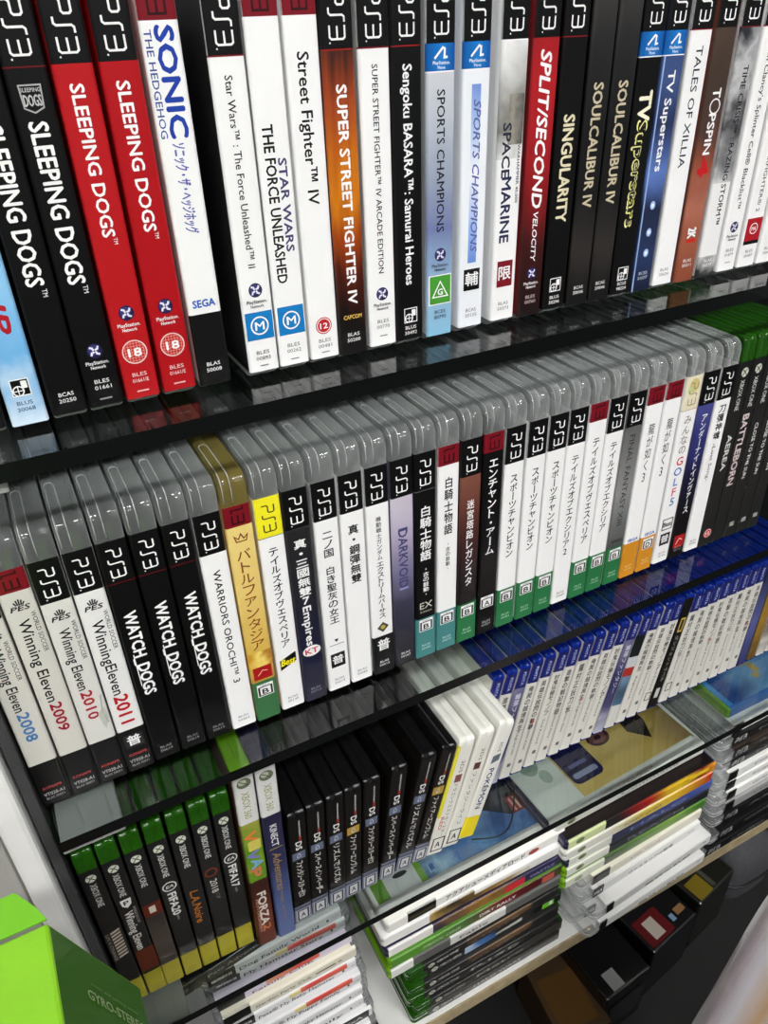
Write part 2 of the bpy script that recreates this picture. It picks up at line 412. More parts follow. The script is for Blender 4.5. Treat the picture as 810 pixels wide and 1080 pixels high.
def d_unl2(s): band(s, 'black', (120, 20, 30)); s.tx('Star Wars™ : The Force Unleashed™ II', 30.6, 102.4, s.c-.2, 3.2, INK, .012); network(s, 112); rateM(s, 121.5, 134); code(s, 'BLES', '00893', GREY, 140); s.rect(146, 146.5, GREY, s.c-2, s.c+2)
def d_unl1(s):
    band(s, 'red'); s.tx('THE FORCE UNLEASHED', 48.4, 111, s.c-2, 4.6, INK, .035); s.tx('STAR WARS', 61, 98, s.c+3, 3.6, (70, 66, 110), .05)
    rateM(s, 121.5, 134.5); code(s, 'BLES', '00262', GREY, 139.5); s.rect(146, 146.5, GREY, s.c-2, s.c+2)
def d_sf4(s): band(s, 'red'); s.tx('Street Fighter™ IV', 24.3, 80.4, s.c, 5, INK, .025); rate12(s, 133.6); code(s, 'BLES', '00481', GREY, 140.5); s.rect(146, 146.5, GREY, s.c-2, s.c+2)
def d_ssf(s):
    band(s, 'black', (140, 30, 20)); s.rect(24.5, 150, art('flame_spine', [(10, 8, 8), (16, 10, 8), (70, 20, 6), (150, 60, 8), (205, 120, 10), (180, 90, 8), (150, 60, 20), (60, 24, 14), (14, 12, 12)], 'Z', 0, .15, .18, 70, (3, 1, .25)))
    s.tx('SUPER STREET FIGHTER IV', 36.5, 126, s.c+.6, 4.6, W, .05); s.tx('CAPCOM', s.c-4.6, s.c+4.6, 132, 2, (235, 190, 90), .04, 0, 'h'); code(s, 'BLAS', '50200', W)
def d_arc(s): band(s, 'black', (120, 20, 30)); s.tx('SUPER STREET FIGHTER™ IV ARCADE EDITION', 30, 114.3, s.c, 2.7, INK, .015); network(s, 124); code(s, 'BLES', '00770', GREY, 137); s.rect(144, 144.5, GREY, s.c-2, s.c+2)
def d_sen(s): band(s, 'black', (130, 26, 30)); s.tx('Sengoku BASARA™: Samurai Heroes', 30.8, 122, s.c, 4.4, W, .035); esrb(s, 137); code(s, 'BLUS', '30492', W, 143)
def d_sp1(s):
    band(s); s.rect(24, 150, art('pale_court_spine', [(130, 185, 215), (150, 185, 215), (110, 120, 165), (150, 160, 180), (190, 196, 206), (205, 208, 214)], 'Z', 0, .13, .12, 30)); move(s)
    s.tx('SPORTS CHAMPIONS', 41, 100, s.c, 4, INK, .02); network(s, 110.5); rateG(s, 120, 134.5); code(s, 'BCES', '00795', (30, 50, 80), 138)
def d_sp2(s):
    band(s); move(s); s.rect(40, 117, art('blue_streak', [(90, 130, 210), (150, 180, 235), (240, 242, 248), (170, 195, 235), (70, 110, 200)], 'Z', .03, .12, .35, 50, (1, 1, .2)), s.c-2.6, s.c+2.2)
    s.tx('SPORTS CHAMPIONS', 46, 112, s.c+.6, 3.8, (88, 98, 160), .03, .25); box_glyph(s, 120, 130.5, '輔'); code(s, 'BCAS', '20125')
def d_spm(s):
    band(s); s.rect(24.5, 72, art('marine_art', [(235, 235, 235), (120, 118, 112), (190, 190, 188), (238, 238, 238)], 'Z', .08, .13, .4, 60))
    s.rect(45, 66, art('marine_gun', [(40, 40, 42), (150, 146, 135), (70, 70, 70)], 'X', -.007, .007, .4, 200), s.c-2, s.c+6)
    s.tx('SPACE', 56.8, 80, s.c-2.4, 4.6, (30, 36, 56), .045); s.tx('MARINE', 80, 110, s.c-1.4, 5.4, (34, 42, 76), .045); s.tx('WARHAMMER 40,000', 66, 92, s.c+4.6, 1.5, (50, 50, 56), .03)
    box_glyph(s, 119, 132, '限', (120, 22, 34)); code(s, 'BLAS', '50373')
def d_spl(s):
    band(s, 'black', (150, 30, 30)); s.rect(24.5, 150, art('red_speed', [(20, 12, 12), (60, 16, 16), (150, 18, 24), (175, 22, 30), (130, 16, 22)], 'Z', 0, .15, .15, 40, (4, 1, .3)))
    s.tx('SPLIT/SECOND', 28.7, 96, s.c, 6, W, .05, .2); s.tx('VELOCITY', 98, 122, s.c, 2.9, W, .03, .2); network(s, 128, W); code(s, 'BLES', '00760', (200, 180, 180), 140)
def d_sing(s): band(s, 'black', (120, 20, 30)); s.tx('SINGULARITY', 56, 104.7, s.c, 6.6, (222, 214, 180), .045); esrb(s, 136.5); code(s, 'BLUS', '30296', W, 143)
def d_soul(s):
    s.rect(0, 150, art('dark_steel_spine', [(10, 10, 11), (46, 42, 40), (18, 17, 17), (12, 12, 12), (34, 33, 33), (60, 58, 57)], 'Z', 0, .15, .22, 30, (2, 1, .4)))
    s.tx('SOULCALIBUR IV', 43.6, 99.6, s.c, 5.8, (198, 186, 158), .04); code(s, 'BCAS', '20046', W)
def d_tv1(s): band(s); move(s); s.tx('TV', 49, 62, s.c, 8, (235, 232, 205), .06); s.tx('Superstars', 62, 113, s.c, 6.6, (232, 228, 150), .07); s.tx('Superstars', 62.6, 112.4, s.c, 5.4, (18, 16, 14), .02); esrb(s, 138); code(s, 'BCUS', '98224', W, 143.4)
def d_tv2(s):
    band(s); s.rect(24, 150, art('navy_sparkle', [(16, 20, 40), (36, 52, 92), (26, 34, 62), (90, 120, 190), (30, 44, 84), (60, 80, 130), (52, 72, 120)], 'Z', 0, .13, .12, 30)); move(s); s.rect(34.6, 150, (150, 175, 220), .7, 1.3)
    s.tx('TV Superstars', 41, 87, s.c, 4.6, W, .035)
    for t in (104, 118, 129): s.disc(s.c, t, 1.8, 2.2, (165, 190, 240)); s.disc(s.c, t, .9, 1.1, (235, 242, 255))
    code(s, 'BCES', '01077', (190, 200, 220), 140)
def d_tal(s): band(s, 'black', (120, 20, 30)); s.tx('TALES OF XILLIA', 31.2, 87, s.c, 4.4, (34, 52, 60), .015); code(s, 'BLAS', '50624')
def d_top(s):
    band(s); s.rect(24, 150, art('clay_court_spine', [(130, 66, 46), (150, 82, 58), (170, 104, 84), (140, 74, 52), (70, 50, 42), (62, 48, 40), (74, 58, 48)], 'Z', 0, .13, .2, 45))
    s.tx('T', 50.7, 55, s.c+.4, 5.6, W, .04); s.ring(s.c+.4, 59, 3.4, .7, W); s.tx('PSPIN', 62.5, 82, s.c, 5, W, .045); s.tx('4', 83, 93, s.c, 7.6, (190, 24, 34), .08)
    s.tx('2K', 120, 125.5, s.c, 6, W, .06); s.rect(126, 128, (200, 40, 30), s.c-3.5, s.c+3.5); code(s, 'BLAS', '50311', W, 138)
def d_time(s):
    band(s, 'black', (110, 24, 32)); s.rect(24.5, 150, art('grey_soldier_art', [(40, 40, 42), (200, 200, 200), (236, 236, 236), (150, 150, 152), (60, 60, 64), (190, 190, 192), (40, 42, 48)], 'Z', 0, .13, .4, 55))
    s.rect(98, 138, (232, 232, 232), 0, s.w); s.tx('TIME CRISIS™ : RAZING STORM™', 41.2, 120.6, s.c+1.4, 3.6, INK, .03); code(s, 'BLAS', '50277', W)
def d_spc(s): band(s, 'black', (120, 20, 30)); s.tx('Tom Clancy’s Splinter Cell® Blacklist™', 30, 113.8, s.c, 3.3, INK, .015); network(s, 124); code(s, 'BLES', '01879', GREY, 137); s.rect(144, 144.5, GREY, s.c-2, s.c+2)
def d_war(s): band(s, 'red'); s.tx('Tom Clancy’s ADVANCED WARFIGHTER® 2', 24, 117.5, s.c, 2.8, INK, .012); s.rect(121, 134, (170, 20, 32), .9, s.w-.9); s.ring(s.c, 127, 3, .5, W); s.tx('MA', s.c-1.9, s.c+1.9, 127, 2.2, W, .03, 0, 'h'); s.rect(134, 136, INK, .9, s.w-.9); code(s, 'BLES', '00387', GREY, 140)
def d_last(s): band(s); s.tx('WORLD RACING STARS', 40, 96, s.c, 3.4, INK, .02); code(s, 'BLAS', '50444')

G1 = 'game cases standing on the upper shelf'
case_row(G1, 215, [
 ('ps3', -195.4, 'black game case half cut off behind the sky-blue one, upper shelf', d_sing, dict(bg=K)),
 ('ps3', -179.1, 'sky-blue game case with red letters on a cloudy spine', d_sky),
 ('ps3', -163.1, 'black game case with bold white capitals and no rating mark, beside the sky-blue case', d_dogs1, dict(bg=K)),
 ('ps3', -148.1, 'black game case with bold white capitals and small globe emblem, beside a red case', d_dogs2, dict(bg=K)),
 ('ps3', -132.5, 'red game case with white capitals and round 18 rating, next to the black cases', d_dogsr, dict(bg=RED)),
 ('ps3', -116.5, 'red game case with white capitals and round 18 rating, next to the white blue-lettered case', d_dogsr, dict(bg=(168, 16, 24))),
 ('ps3', -100.3, 'white game case with large blue outlined lettering and black foot', d_blue_logo),
 ('ps3', -77.1, 'white game case with thin black title and blue M square, black band on top', d_unl2, dict(side=K)),
 ('ps3', -62.0, 'white game case with heavy black capitals and blue M square, dark red band', d_unl1),
 ('ps3', -46.4, 'white game case with large black title and small round 12 rating', d_sf4),
 ('ps3', -31.4, 'game case with orange flame artwork spine and white lettering', d_ssf, dict(bg=K)),
 ('ps3', -15.5, 'white game case with small black capitals, beside the orange flame case', d_arc),
 ('ps3', -0.3, 'black game case with bold white mixed-case title, beside the pale blue-grey case', d_sen, dict(bg=K)),
 ('ps3', 16.2, 'pale blue-grey game case with green G triangle square', d_sp1, dict(side=(225, 228, 232))),
 ('ps3', 34.4, 'white game case with blue streak lettering and black character square', d_sp2, dict(bg=(232, 236, 242))),
 ('ps3', 54.2, 'white game case with grey armour artwork and dark red character square', d_spm),
 ('ps3', 71.3, 'red game case with slanted white capitals, between white and black cases', d_spl, dict(bg=(120, 14, 20))),
 ('ps3', 87.4, 'black game case with cream angular capitals and small black-white rating square', d_sing, dict(bg=K)),
 ('ps3', 103.4, 'dark steel-grey game case with gold-cream capitals, beside the cream-lettered black case', d_soul, dict(bg=K)),
 ('ps3', 118.6, 'dark steel-grey game case with gold-cream capitals, beside the case with yellow-outlined title', d_soul, dict(bg=K)),
 ('ps3', 134.0, 'black game case with yellow-outlined rounded lettering and blue tag', d_tv1, dict(bg=K)),
 ('ps3', 149.0, 'navy game case with white title and three sparkles below', d_tv2, dict(bg=(30, 40, 76))),
 ('ps3', 165.3, 'white game case with thin dark green serif capitals', d_tal),
 ('ps3', 182.2, 'clay-brown game case with red numeral 4', d_top, dict(bg=(110, 60, 44))),
 ('ps3', 199.2, 'grey and white game case with soldier artwork and black capitals', d_time),
 ('ps3', 216.0, 'white game case with thin black title and globe emblem near the shelf end', d_spc),
 ('ps3', 233.0, 'white game case with dark red MA square', d_war),
 ('ps3', 249.6, 'white game case half cut off by the picture edge, upper shelf', d_last)])

# ================================================================== MIDDLE SHELF
def pes(s, t, c=(34, 34, 36)):
    x = s.c
    for dx, h in ((-2.2, 2), (-1, 3), (.2, 3.4), (1.4, 2.8), (2.4, 1.6)): s.line([(x+dx*.6, t), (x+dx, t-h)], .7, c)
    s.tx('PES', x-4.4, x+4.4, t+1.6, 2.8, c, .05, .2, 'h')
def we(num, col, top, foot, extra=False):
    def f(s):
        band(s, top); a = 12 if top == 'red' else 24
        pes(s, a+8); s.tx('WORLD SOCCER', a+13, a+38, s.c+4.6, 2.2, (60, 60, 62), .01)
        if extra: s.tx('WinningEleven', 42, 92, s.c-.3, 5.6, INK, .02); s.tx(num, 93, 113, s.c, 7, col, .05)
        else:
            s.tx('Winning Eleven', a+16.5, foot-38, s.c-.4, 5.2, INK, .02); s.tx(num, foot-36.5, foot-17, s.c, 5.4, col, .05)
        s.rect(foot, 150, (16, 16, 17))
        if extra: s.rect(foot+4, foot+13.5, (40, 40, 42), s.c-5, s.c+5); s.tv('普', foot+4.2, foot+12.6, s.c, 7.4, W, .03)
        s.tx('KONAMI', s.c-4.6, s.c+4.6, 137.6, 2, (205, 80, 80), .01, 0, 'h'); s.tx('VT028-A1', s.c-5.2, s.c+5.2, 142.4, 2.4, (170, 170, 172), .03, 0, 'h'); s.tx('BLAS 50071', s.c-4.6, s.c+4.6, 145.6, 1.7, (150, 150, 152), .02, 0, 'h')
    return f
WG = (206, 204, 196)
def d_we2010(s):
    we('2010', (165, 30, 40), 'black', 119)(s)
    s.poly([(s.c+2, 100), (s.c+5.6, 96), (s.c+6.6, 104), (s.c+4, 112), (s.c+2.8, 108)], [(0, 1, 2, 3, 4)], (186, 190, 180)); s.line([(s.c+5.8, 88), (s.c+4.4, 99), (s.c+5.8, 108)], .7, (168, 172, 164))
def d_wd(s): band(s, 'black', (90, 14, 20)); s.tx('WATCH_DOGS', 42.8, 99, s.c, 6.2, W, .05); s.line([(s.c-3.6, 70), (s.c-3.6, 92)], .5, W); code(s, 'BLAS', '50619', (150, 150, 150))
def d_wo(s): band(s); s.tx('WARRIORS OROCHI™ 3', 34.4, 113.5, s.c, 3.9, INK, .02); code(s, 'BLAS', '50464')
def d_bf(s):
    s.rect(12, 150, art('gold_parchment', [(170, 120, 40), (214, 178, 80), (226, 196, 112), (232, 206, 126)], 'Z', .02, .13, .3, 55)); band(s, 'red')
    br = (126, 66, 24)
    s.line([(s.c-3.5, 18), (s.c-2.6, 21.5), (s.c+2.6, 21.5), (s.c+3.5, 18), (s.c+1.4, 20), (s.c, 17), (s.c-1.4, 20)], .7, br, True)
    s.tv('バトルファンタジア', 26, 96, s.c, 7.4, br, .01); s.rect(97, 109, art('gold_flowers', [(200, 150, 40), (240, 215, 110), (170, 110, 30)], 'X', -.007, .007, .5, 160))
    s.rect(108.5, 118, (165, 24, 28), 1.6, s.w-1.6); s.line([(s.c-3, 115), (s.c, 111.5), (s.c+3, 112.5)], .6, (230, 170, 140)); s.rect(119.5, 150, (54, 106, 64)); cero(s, 122, 'B')
def d_tov(s): band(s, 'yellow'); s.tv('テイルズオブヴェスペリア', 31, 101, s.c, 5, INK, .02); s.poly([(s.c-5, 110), (s.c+5, 106), (s.c+5, 113), (s.c-5, 117.5)], [(0, 1, 2, 3)], INK); s.tx('Best', s.c-4.4, s.c+4.4, 111.8, 5, (240, 225, 30), .05, .2, 'h'); code(s, 'BCAS', '20149')
def d_sm7(s):
    band(s, 'black', (60, 60, 62)); s.rect(24.5, 150, art('indigo_fade', [(16, 18, 40), (24, 26, 52), (30, 31, 36), (34, 34, 36)], 'Z', 0, .13, .1, 20))
    s.tv('真・三國無雙7', 30.9, 76, s.c, 7, W, .03); s.tx('Empires', 77, 106, s.c, 5, W, .04); s.disc(s.c, 110.5, 5.6, 4, (236, 232, 230)); s.tx('KT', s.c-4, s.c+4, 110.5, 4, (190, 30, 60), .04, 0, 'h'); code(s, 'BLAS', '50714', (150, 150, 160))
def d_nnk(s): band(s); s.tv('二ノ国 白き聖灰の女王', 31, 96.7, s.c, 5.8, INK, .02); s.poly([(s.c-1.4, 108.5), (s.c+1.4, 108.5), (s.c, 111)], [(0, 1, 2)], INK); s.rect(112.5, 113, GREY, s.c-4.6, s.c+4.6); box_glyph(s, 119.6, 130.6, '普'); code(s, 'BCAS', '20219')
def d_sgm(s): band(s); s.tv('真・鋼彈無雙', 32, 72.5, s.c, 6.2, INK, .03); code(s, 'BLAS', '50080')
def d_gev(s): band(s); s.tv('機動戦士ガンダム', 32, 62, s.c, 3.2, INK, .01); s.tv('エクストリームバーサス', 63, 105.5, s.c, 4.2, INK, .02); s.poly([(s.c, 108.5), (s.c+4, 112.5), (s.c, 116.5), (s.c-4, 112.5)], [(0, 1, 2, 3)], (70, 66, 50)); s.disc(s.c, 112.5, 1.6, 1.6, (190, 170, 90)); s.rect(119.3, 150, (14, 14, 15)); s.tv('普', 121.5, 131.5, s.c, 8.4, W, .03); code(s, 'BLAS', '50513', W)
def d_dv(s): band(s); s.rect(24, 150, art('purple_fade', [(18, 18, 24), (34, 34, 46), (58, 58, 78), (112, 108, 138), (176, 166, 190), (200, 192, 206)], 'Z', 0, .13, .12, 30)); s.tx('DARKVOID', 46, 88, s.c, 6, (62, 62, 108), .04); s.rect(45, 46, (62, 62, 108), s.c-3, s.c+3); s.rect(88, 89.4, (150, 150, 200), s.c-3, s.c+3); code(s, 'BLAS', '50167', W)
TEAL = (66, 128, 128); GRN = (40, 112, 66)
def d_sk1(s): band(s, 'black', (90, 90, 92)); s.tv('白騎士物語', 34.5, 73.5, s.c, 7.2, W, .03); s.tv('-古の鼓動-', 78, 101, s.c, 3.8, W, .02); s.tx('EX', s.c-4.4, s.c+4.4, 107.5, 5.2, (214, 210, 196), 0, 0, 'h'); s.tx('Edition', s.c-4, s.c+4, 112.5, 1.6, (190, 186, 176), 0, 0, 'h'); s.rect(117.8, 150, TEAL); cero(s, 119, 'B'); code(s, 'BCJS', '30040', (190, 215, 215))
def d_sk2(s): band(s, 'red'); s.tv('白騎士物語', 20, 60, s.c, 5.6, INK, .025); s.tv('-古の鼓動-', 65, 87, s.c, 2.9, (60, 60, 60), .01); s.rect(118, 150, TEAL); cero(s, 119.5, 'B'); code(s, 'BCJS', '30010', (190, 215, 215))
def d_mtl(s): band(s); s.rect(24, 119, art('maroon_fade', [(14, 10, 10), (22, 13, 14), (52, 24, 24), (92, 50, 42), (124, 76, 62)], 'Z', .03, .13, .1, 30)); s.tv('迷宮塔路レガシスタ', 40, 104.6, s.c, 5, W, .02); s.rect(118.5, 150, GRN); cero(s, 120, 'B'); code(s, 'BLJS', '10184', (170, 210, 180))
def d_ea(s): band(s, 'red'); s.tv('エンチャント・アーム', 16.5, 86, s.c, 6, W, .03); s.rect(118, 150, K); cero(s, 119, 'A', (60, 60, 64)); code(s, 'BLJM', '60007', (170, 170, 170))
def d_sc(s): band(s); s.tv('スポーツチャンピオン', 32, 93.5, s.c, 5, INK, .02); s.rect(118.5, 150, GRN); cero(s, 120, 'B'); code(s, 'BCJS', '30062', (170, 210, 180))
def d_tx2(s): band(s); s.tv('テイルズオブエクシリア2', 32, 109, s.c, 5, INK, .02); code(s, 'BLAS', '50600')
def d_tov2(s): band(s, 'red'); s.tv('テイルズオブヴェスペリア', 24, 104.6, s.c, 5, INK, .02); s.rect(118.5, 150, GRN); cero(s, 120, 'B'); code(s, 'BLJS', '10056', (170, 210, 180))
def d_tox(s): band(s); s.tv('テイルズオブエクシリア', 31, 100, s.c, 5, INK, .02); s.rect(118.5, 150, GRN); cero(s, 120, 'B'); code(s, 'BLJS', '10120', (170, 210, 180))
def d_ff(s): band(s); s.rect(24, 150, art('smoke_fade', [(60, 62, 62), (110, 112, 112), (138, 138, 138), (118, 118, 118), (96, 96, 96)], 'Z', .03, .13, .12, 25)); s.tx('FINAL FANTASY XIII', 30, 100, s.c-.4, 4.4, (26, 28, 30), .005); s.rect(112, 114.5, (60, 62, 62), s.c-4.6, s.c+4.6); s.rect(118.5, 150, GRN); cero(s, 120, 'B'); code(s, 'BLJM', '60180', (170, 210, 180))
ORG = (206, 138, 36)
def d_ry(c):
    def f(s): band(s, 'red'); s.tv('龍が如く3', 25.5, 71, s.c, 5, INK, .01); s.tx('SEGA', s.c-4.6, s.c+4.6, 117.4, 2.4, (40, 80, 170), .06, 0, 'h'); s.rect(119.8, 150, ORG); (cero(s, 121.5, 'D') if c else None); code(s, 'BLJM', '60126', (240, 205, 140))
    return f
def d_mg5(s):
    band(s, 'cream'); s.tv('みんなの', 28, 58, s.c, 6, (150, 140, 132), .04)
    for i, (ch, c) in enumerate(zip('GOLF5', [(200, 60, 70), (70, 110, 190), (90, 130, 200), (205, 90, 110), (60, 120, 180)])): s.tv(ch, 59+i*8.2, 67.4+i*8.2, s.c, 7.4, c, .07)
    s.frame(s.c-4.6, s.c+4.6, 110.5, 119.5, .8, INK); s.tx('Best', s.c-3.8, s.c+3.8, 115, 4, INK, .04, 0, 'h'); box_glyph(s, 123, 133.4, '普'); code(s, 'BCAS', '20102')
def d_uni(s): band(s); s.rect(24, 150, art('indigo_night', [(12, 10, 12), (16, 14, 20), (24, 24, 56), (44, 48, 110), (70, 74, 140)], 'Z', .02, .13, .25, 40)); s.tv('アンダーナイトインヴァース', 31, 111, s.c, 4.6, W, .02); s.rect(130, 141, (170, 30, 32), 2, s.w-2); s.line([(s.c-3, 138), (s.c, 133), (s.c+3, 135)], .8, (240, 200, 190)); code(s, 'BLAS', '50743', (150, 150, 150))
def d_ls(s): band(s); s.tv('刀彌神魂', 28, 55, s.c, 6, INK, .03); s.tx('-Lost Song-', 58, 88, s.c, 3.2, (90, 90, 92), .01); code(s, 'BLAS', '50786')
def xb(s, dark=(26, 26, 26)):
    s.rect(0, 150, art('graphite_spine', [(30, 30, 29), (38, 37, 36), (26, 26, 26)], 'Z', 0, .15, .2, 25))
    s.disc(s.c, 8, 3.2, 3.4, (196, 200, 186)); s.line([(s.c-2, 6), (s.c+.4, 8.2), (s.c+2.2, 10.6)], .7, (60, 70, 50)); s.line([(s.c+2, 6), (s.c-.4, 8.2), (s.c-2.2, 10.6)], .7, (60, 70, 50))
    s.tx('XBOX ONE', 13.5, 36.5, s.c, 3.9, (196, 196, 192), .015)
def d_aer(s): xb(s); s.tx('AEREA', 55, 84, s.c, 4.6, (214, 214, 210), .04); rate12(s, 139)
def d_bat(s): xb(s); s.tx('BATTLEBORN', 42, 100, s.c-.8, 6, (206, 190, 190), .05)
def d_cts(s): xb(s); s.tx('CLOSE TO THE SUN', 52, 98, s.c, 3.4, (208, 208, 204), .03); s.rect(137, 141, (150, 150, 148), s.c-2.4, s.c+2.4)
G2 = 'game cases standing on the middle shelf'
WS = (214, 212, 206)
case_row(G2, 0, [
 ('ps3', -222.3, 'off-white game case with blue number 2008, against the cabinet side', we('2008', (70, 120, 170), 'black', 119), dict(bg=WG)),
 ('ps3', -206.9, 'off-white game case with red number 2009', we('2009', (150, 24, 40), 'red', 119.5), dict(bg=WG)),
 ('ps3', -191.9, 'off-white game case with red number 2010 and a torn scuff on its spine', d_we2010, dict(bg=(214, 213, 208))),
 ('ps3', -176.8, 'white game case with large red number 2011', we('2011', (180, 24, 30), 'black', 118.5, True), dict(bg=(226, 226, 224))),
 ('ps3', -161.7, 'black game case with jagged white capitals, beside the white case numbered 2011', d_wd, dict(bg=K)),
 ('ps3', -146.4, 'middle one of three black game cases with jagged white capitals', d_wd, dict(bg=K)),
 ('ps3', -131.2, 'black game case with jagged white capitals, beside a white case with slim capitals', d_wd, dict(bg=K)),
 ('ps3', -115.9, 'white game case with slim black capitals and numeral 3', d_wo),
 ('ps3old', -100.6, 'yellowed game case with gold parchment spine and brown characters', d_bf, dict(bg=(220, 186, 96))),
 ('ps3', -84.8, 'white game case with bright yellow top band', d_tov),
 ('ps3', -69.8, 'dark indigo game case with white characters and oval KT mark', d_sm7, dict(bg=(28, 28, 34))),
 ('ps3', -53.8, 'white game case with thin black characters and black character square', d_nnk),
 ('ps3', -38.3, 'white game case with few heavy black characters and bare lower half', d_sgm),
 ('ps3', -22.8, 'white game case with gold diamond emblem and black foot', d_gev),
 ('ps3', -7.4, 'game case fading from lilac to dark grey with angular lettering', d_dv, dict(bg=(90, 88, 110))),
 ('ps3', 7.6, 'black game case with heavy white characters, EX letters and teal foot', d_sk1, dict(bg=K)),
 ('ps3', 23.0, 'white game case with dark red top band and teal foot', d_sk2),
 ('ps3', 38.4, 'game case fading from brown to black with white characters and green foot', d_mtl, dict(bg=(40, 22, 20))),
 ('ps3', 53.6, 'black game case with dark red top band and A rating square', d_ea, dict(bg=K)),
 ('ps3', 69.0, 'first of three matching white green-footed cases, beside the black A-rated case', d_sc),
 ('ps3', 85.0, 'middle of three matching white green-footed cases with ten black characters', d_sc),
 ('ps3', 100.4, 'last of three matching white green-footed cases, beside an all-white case', d_sc),
 ('ps3', 115.4, 'white game case without coloured foot, title ending in numeral 2', d_tx2),
 ('ps3', 130.8, 'white game case with dark red top band and green foot', d_tov2),
 ('ps3', 146.0, 'white green-footed game case beside the smoky grey one', d_tox),
 ('ps3', 161.8, 'smoky grey game case with thin dark capitals and green foot', d_ff, dict(bg=(120, 120, 120), side=WS)),
 ('ps3', 177.2, 'white game case with plain orange foot and no rating square', d_ry(0)),
 ('ps3', 193.0, 'white game case with orange foot and D rating square', d_ry(1)),
 ('ps3', 209.4, 'cream-topped white game case with red and blue stacked letters', d_mg5),
 ('ps3', 225.2, 'indigo game case with white characters and red square near the foot', d_uni, dict(bg=(24, 22, 40), side=WS)),
 ('ps3', 241.0, 'last white game case before the dark green-topped ones, middle shelf', d_ls),
 ('one', 255.6, 'green-topped graphite game case with round red rating, first of its kind on middle shelf', d_aer, dict(bg=(30, 30, 30))),
 ('one', 268.6, 'green-topped graphite game case with tall pinkish capitals', d_bat, dict(bg=(30, 30, 30))),
 ('one', 281.4, 'green-topped graphite game case with small capitals, beside the pink-lettered one', d_cts, dict(bg=(30, 30, 30))),
 ('one', 294.2, 'second green-topped graphite game case with small capitals', d_cts, dict(bg=(30, 30, 30))),
 ('one', 307.0, 'green-topped graphite game case cut by the picture edge, middle shelf', d_cts, dict(bg=(30, 30, 30)))])

# ================================================================== LOWER SHELF
def foot(s, c=(164, 158, 44)): s.rect(125, 150, art('yellow_label', [(150, 144, 40), (176, 168, 46), (158, 150, 40)], 'Z', 0, .03, .4, 180))
def d_o1(s):
    xb(s); foot(s)
    for i in range(9): s.poly([(s.c-1.6, 66+i*3.4), (s.c+4.4, 64+i*3.4), (s.c+4.4, 65.9+i*3.4), (s.c-1.6, 67.9+i*3.4)], [(0, 1, 2, 3)], (206, 196, 178))
    s.tx('LIFE IS STRANGE', 66, 96, s.c-3.6, 2, (170, 165, 155), .01)
def d_o2(s): xb(s); foot(s); s.poly([(s.c-3.4, 40), (s.c+3.4, 40), (s.c+2.8, 46), (s.c, 49), (s.c-2.8, 46)], [(0, 1, 2, 3, 4)], (220, 220, 216)); s.tx('P', s.c-1.5, s.c+1.5, 43.6, 4, K, .04, 0, 'h'); s.tx('WORLD SOCCER', 50, 68, s.c+3.4, 1.6, (190, 190, 186)); s.tx('Winning Eleven', 53, 96, s.c-.6, 5.4, (222, 220, 214), .03); s.rect(97, 122, (96, 44, 28))
def d_o3(s): xb(s); foot(s); s.rect(55, 68, (98, 40, 26)); s.rect(58, 65, (210, 200, 186), s.c-2, s.c+2); s.rect(68, 125, art('brown_mist', [(52, 46, 42), (84, 74, 66), (46, 42, 40)], 'Z', .02, .09, .4, 60))
def d_fifa(n):
    def f(s): xb(s); foot(s); s.ring(s.c, 47, 4.2, .8, (220, 220, 216)); s.tx('EA', s.c-2.4, s.c+2.4, 47, 2.8, (220, 220, 216), .02, .2, 'h'); s.tx('FIFA'+n, 54, 78, s.c+.2, 5.4, (226, 226, 222), .05); s.rect(79, 84, (120, 120, 118), s.c-.6, s.c+.6)
    return f
def d_la(s): xb(s); foot(s); s.tx('L.A.Noire', 62, 98, s.c, 5.6, (176, 108, 46), .02, .15)
def d_c2(s): xb(s); foot(s); s.ring(s.c-.4, 52, 3.8, 1.1, (118, 54, 34)); s.tx('2018', 60, 74, s.c, 4.6, (200, 196, 190), .02); s.tx('CUP', 76, 82, s.c+1, 2.4, (120, 118, 114))
def x360(s, h): s.rect(0, 47, (206, 206, 204)); s.disc(s.c, 9, 4.6, 4.4, (96, 104, 84)); s.disc(s.c-.8, 8, 2.6, 2.4, (176, 182, 160)); s.line([(s.c-3, 6.4), (s.c, 9), (s.c+3, 12)], .7, (70, 78, 56)); s.tx('XBOX 360', 17, 42, s.c, 5, (140, 148, 90), .015)
def d_viva(s):
    s.rect(47, 108, art('garden_art', [(70, 120, 30), (120, 160, 40), (86, 140, 30), (150, 150, 60)], 'Z', .07, .14, .4, 70)); x360(s, 184)
    for i, (ch, c) in enumerate(zip('VIVAP', [(220, 120, 60), (200, 190, 90), (120, 120, 190), (120, 170, 200), (200, 120, 80)])): s.tx(ch, 56+i*9.6, 65+i*9.6, s.c+(1 if i % 2 else -1), 8, c, .08)
    s.rect(108, 184, art('rust_fade', [(90, 42, 28), (104, 52, 36), (60, 30, 22)], 'Z', 0, .07, .2, 40)); s.tx('FORZA', 122, 160, s.c+.4, 6, (214, 206, 196), .06); s.tx('MOTORSPORT', 128, 168, s.c-3.6, 1.8, (180, 150, 130), .02); s.tx('2', 160, 168, s.c+1, 5.4, (200, 110, 60), .04)
def d_kin(s): s.rect(47, 184, art('twilight_fade', [(96, 112, 156), (76, 92, 140), (44, 46, 80), (34, 32, 58)], 'Z', 0, .14, .15, 40)); x360(s, 184); s.tx('KINECT', 57, 79, s.c, 4.8, (214, 214, 214), .03); s.rect(81, 81.6, (170, 150, 100), 2, s.w-2); s.tx('Adventures', 86, 128, s.c, 6, (150, 124, 84), .02, .2); s.tx('magic world', 130, 162, s.c, 2.6, (150, 124, 84))
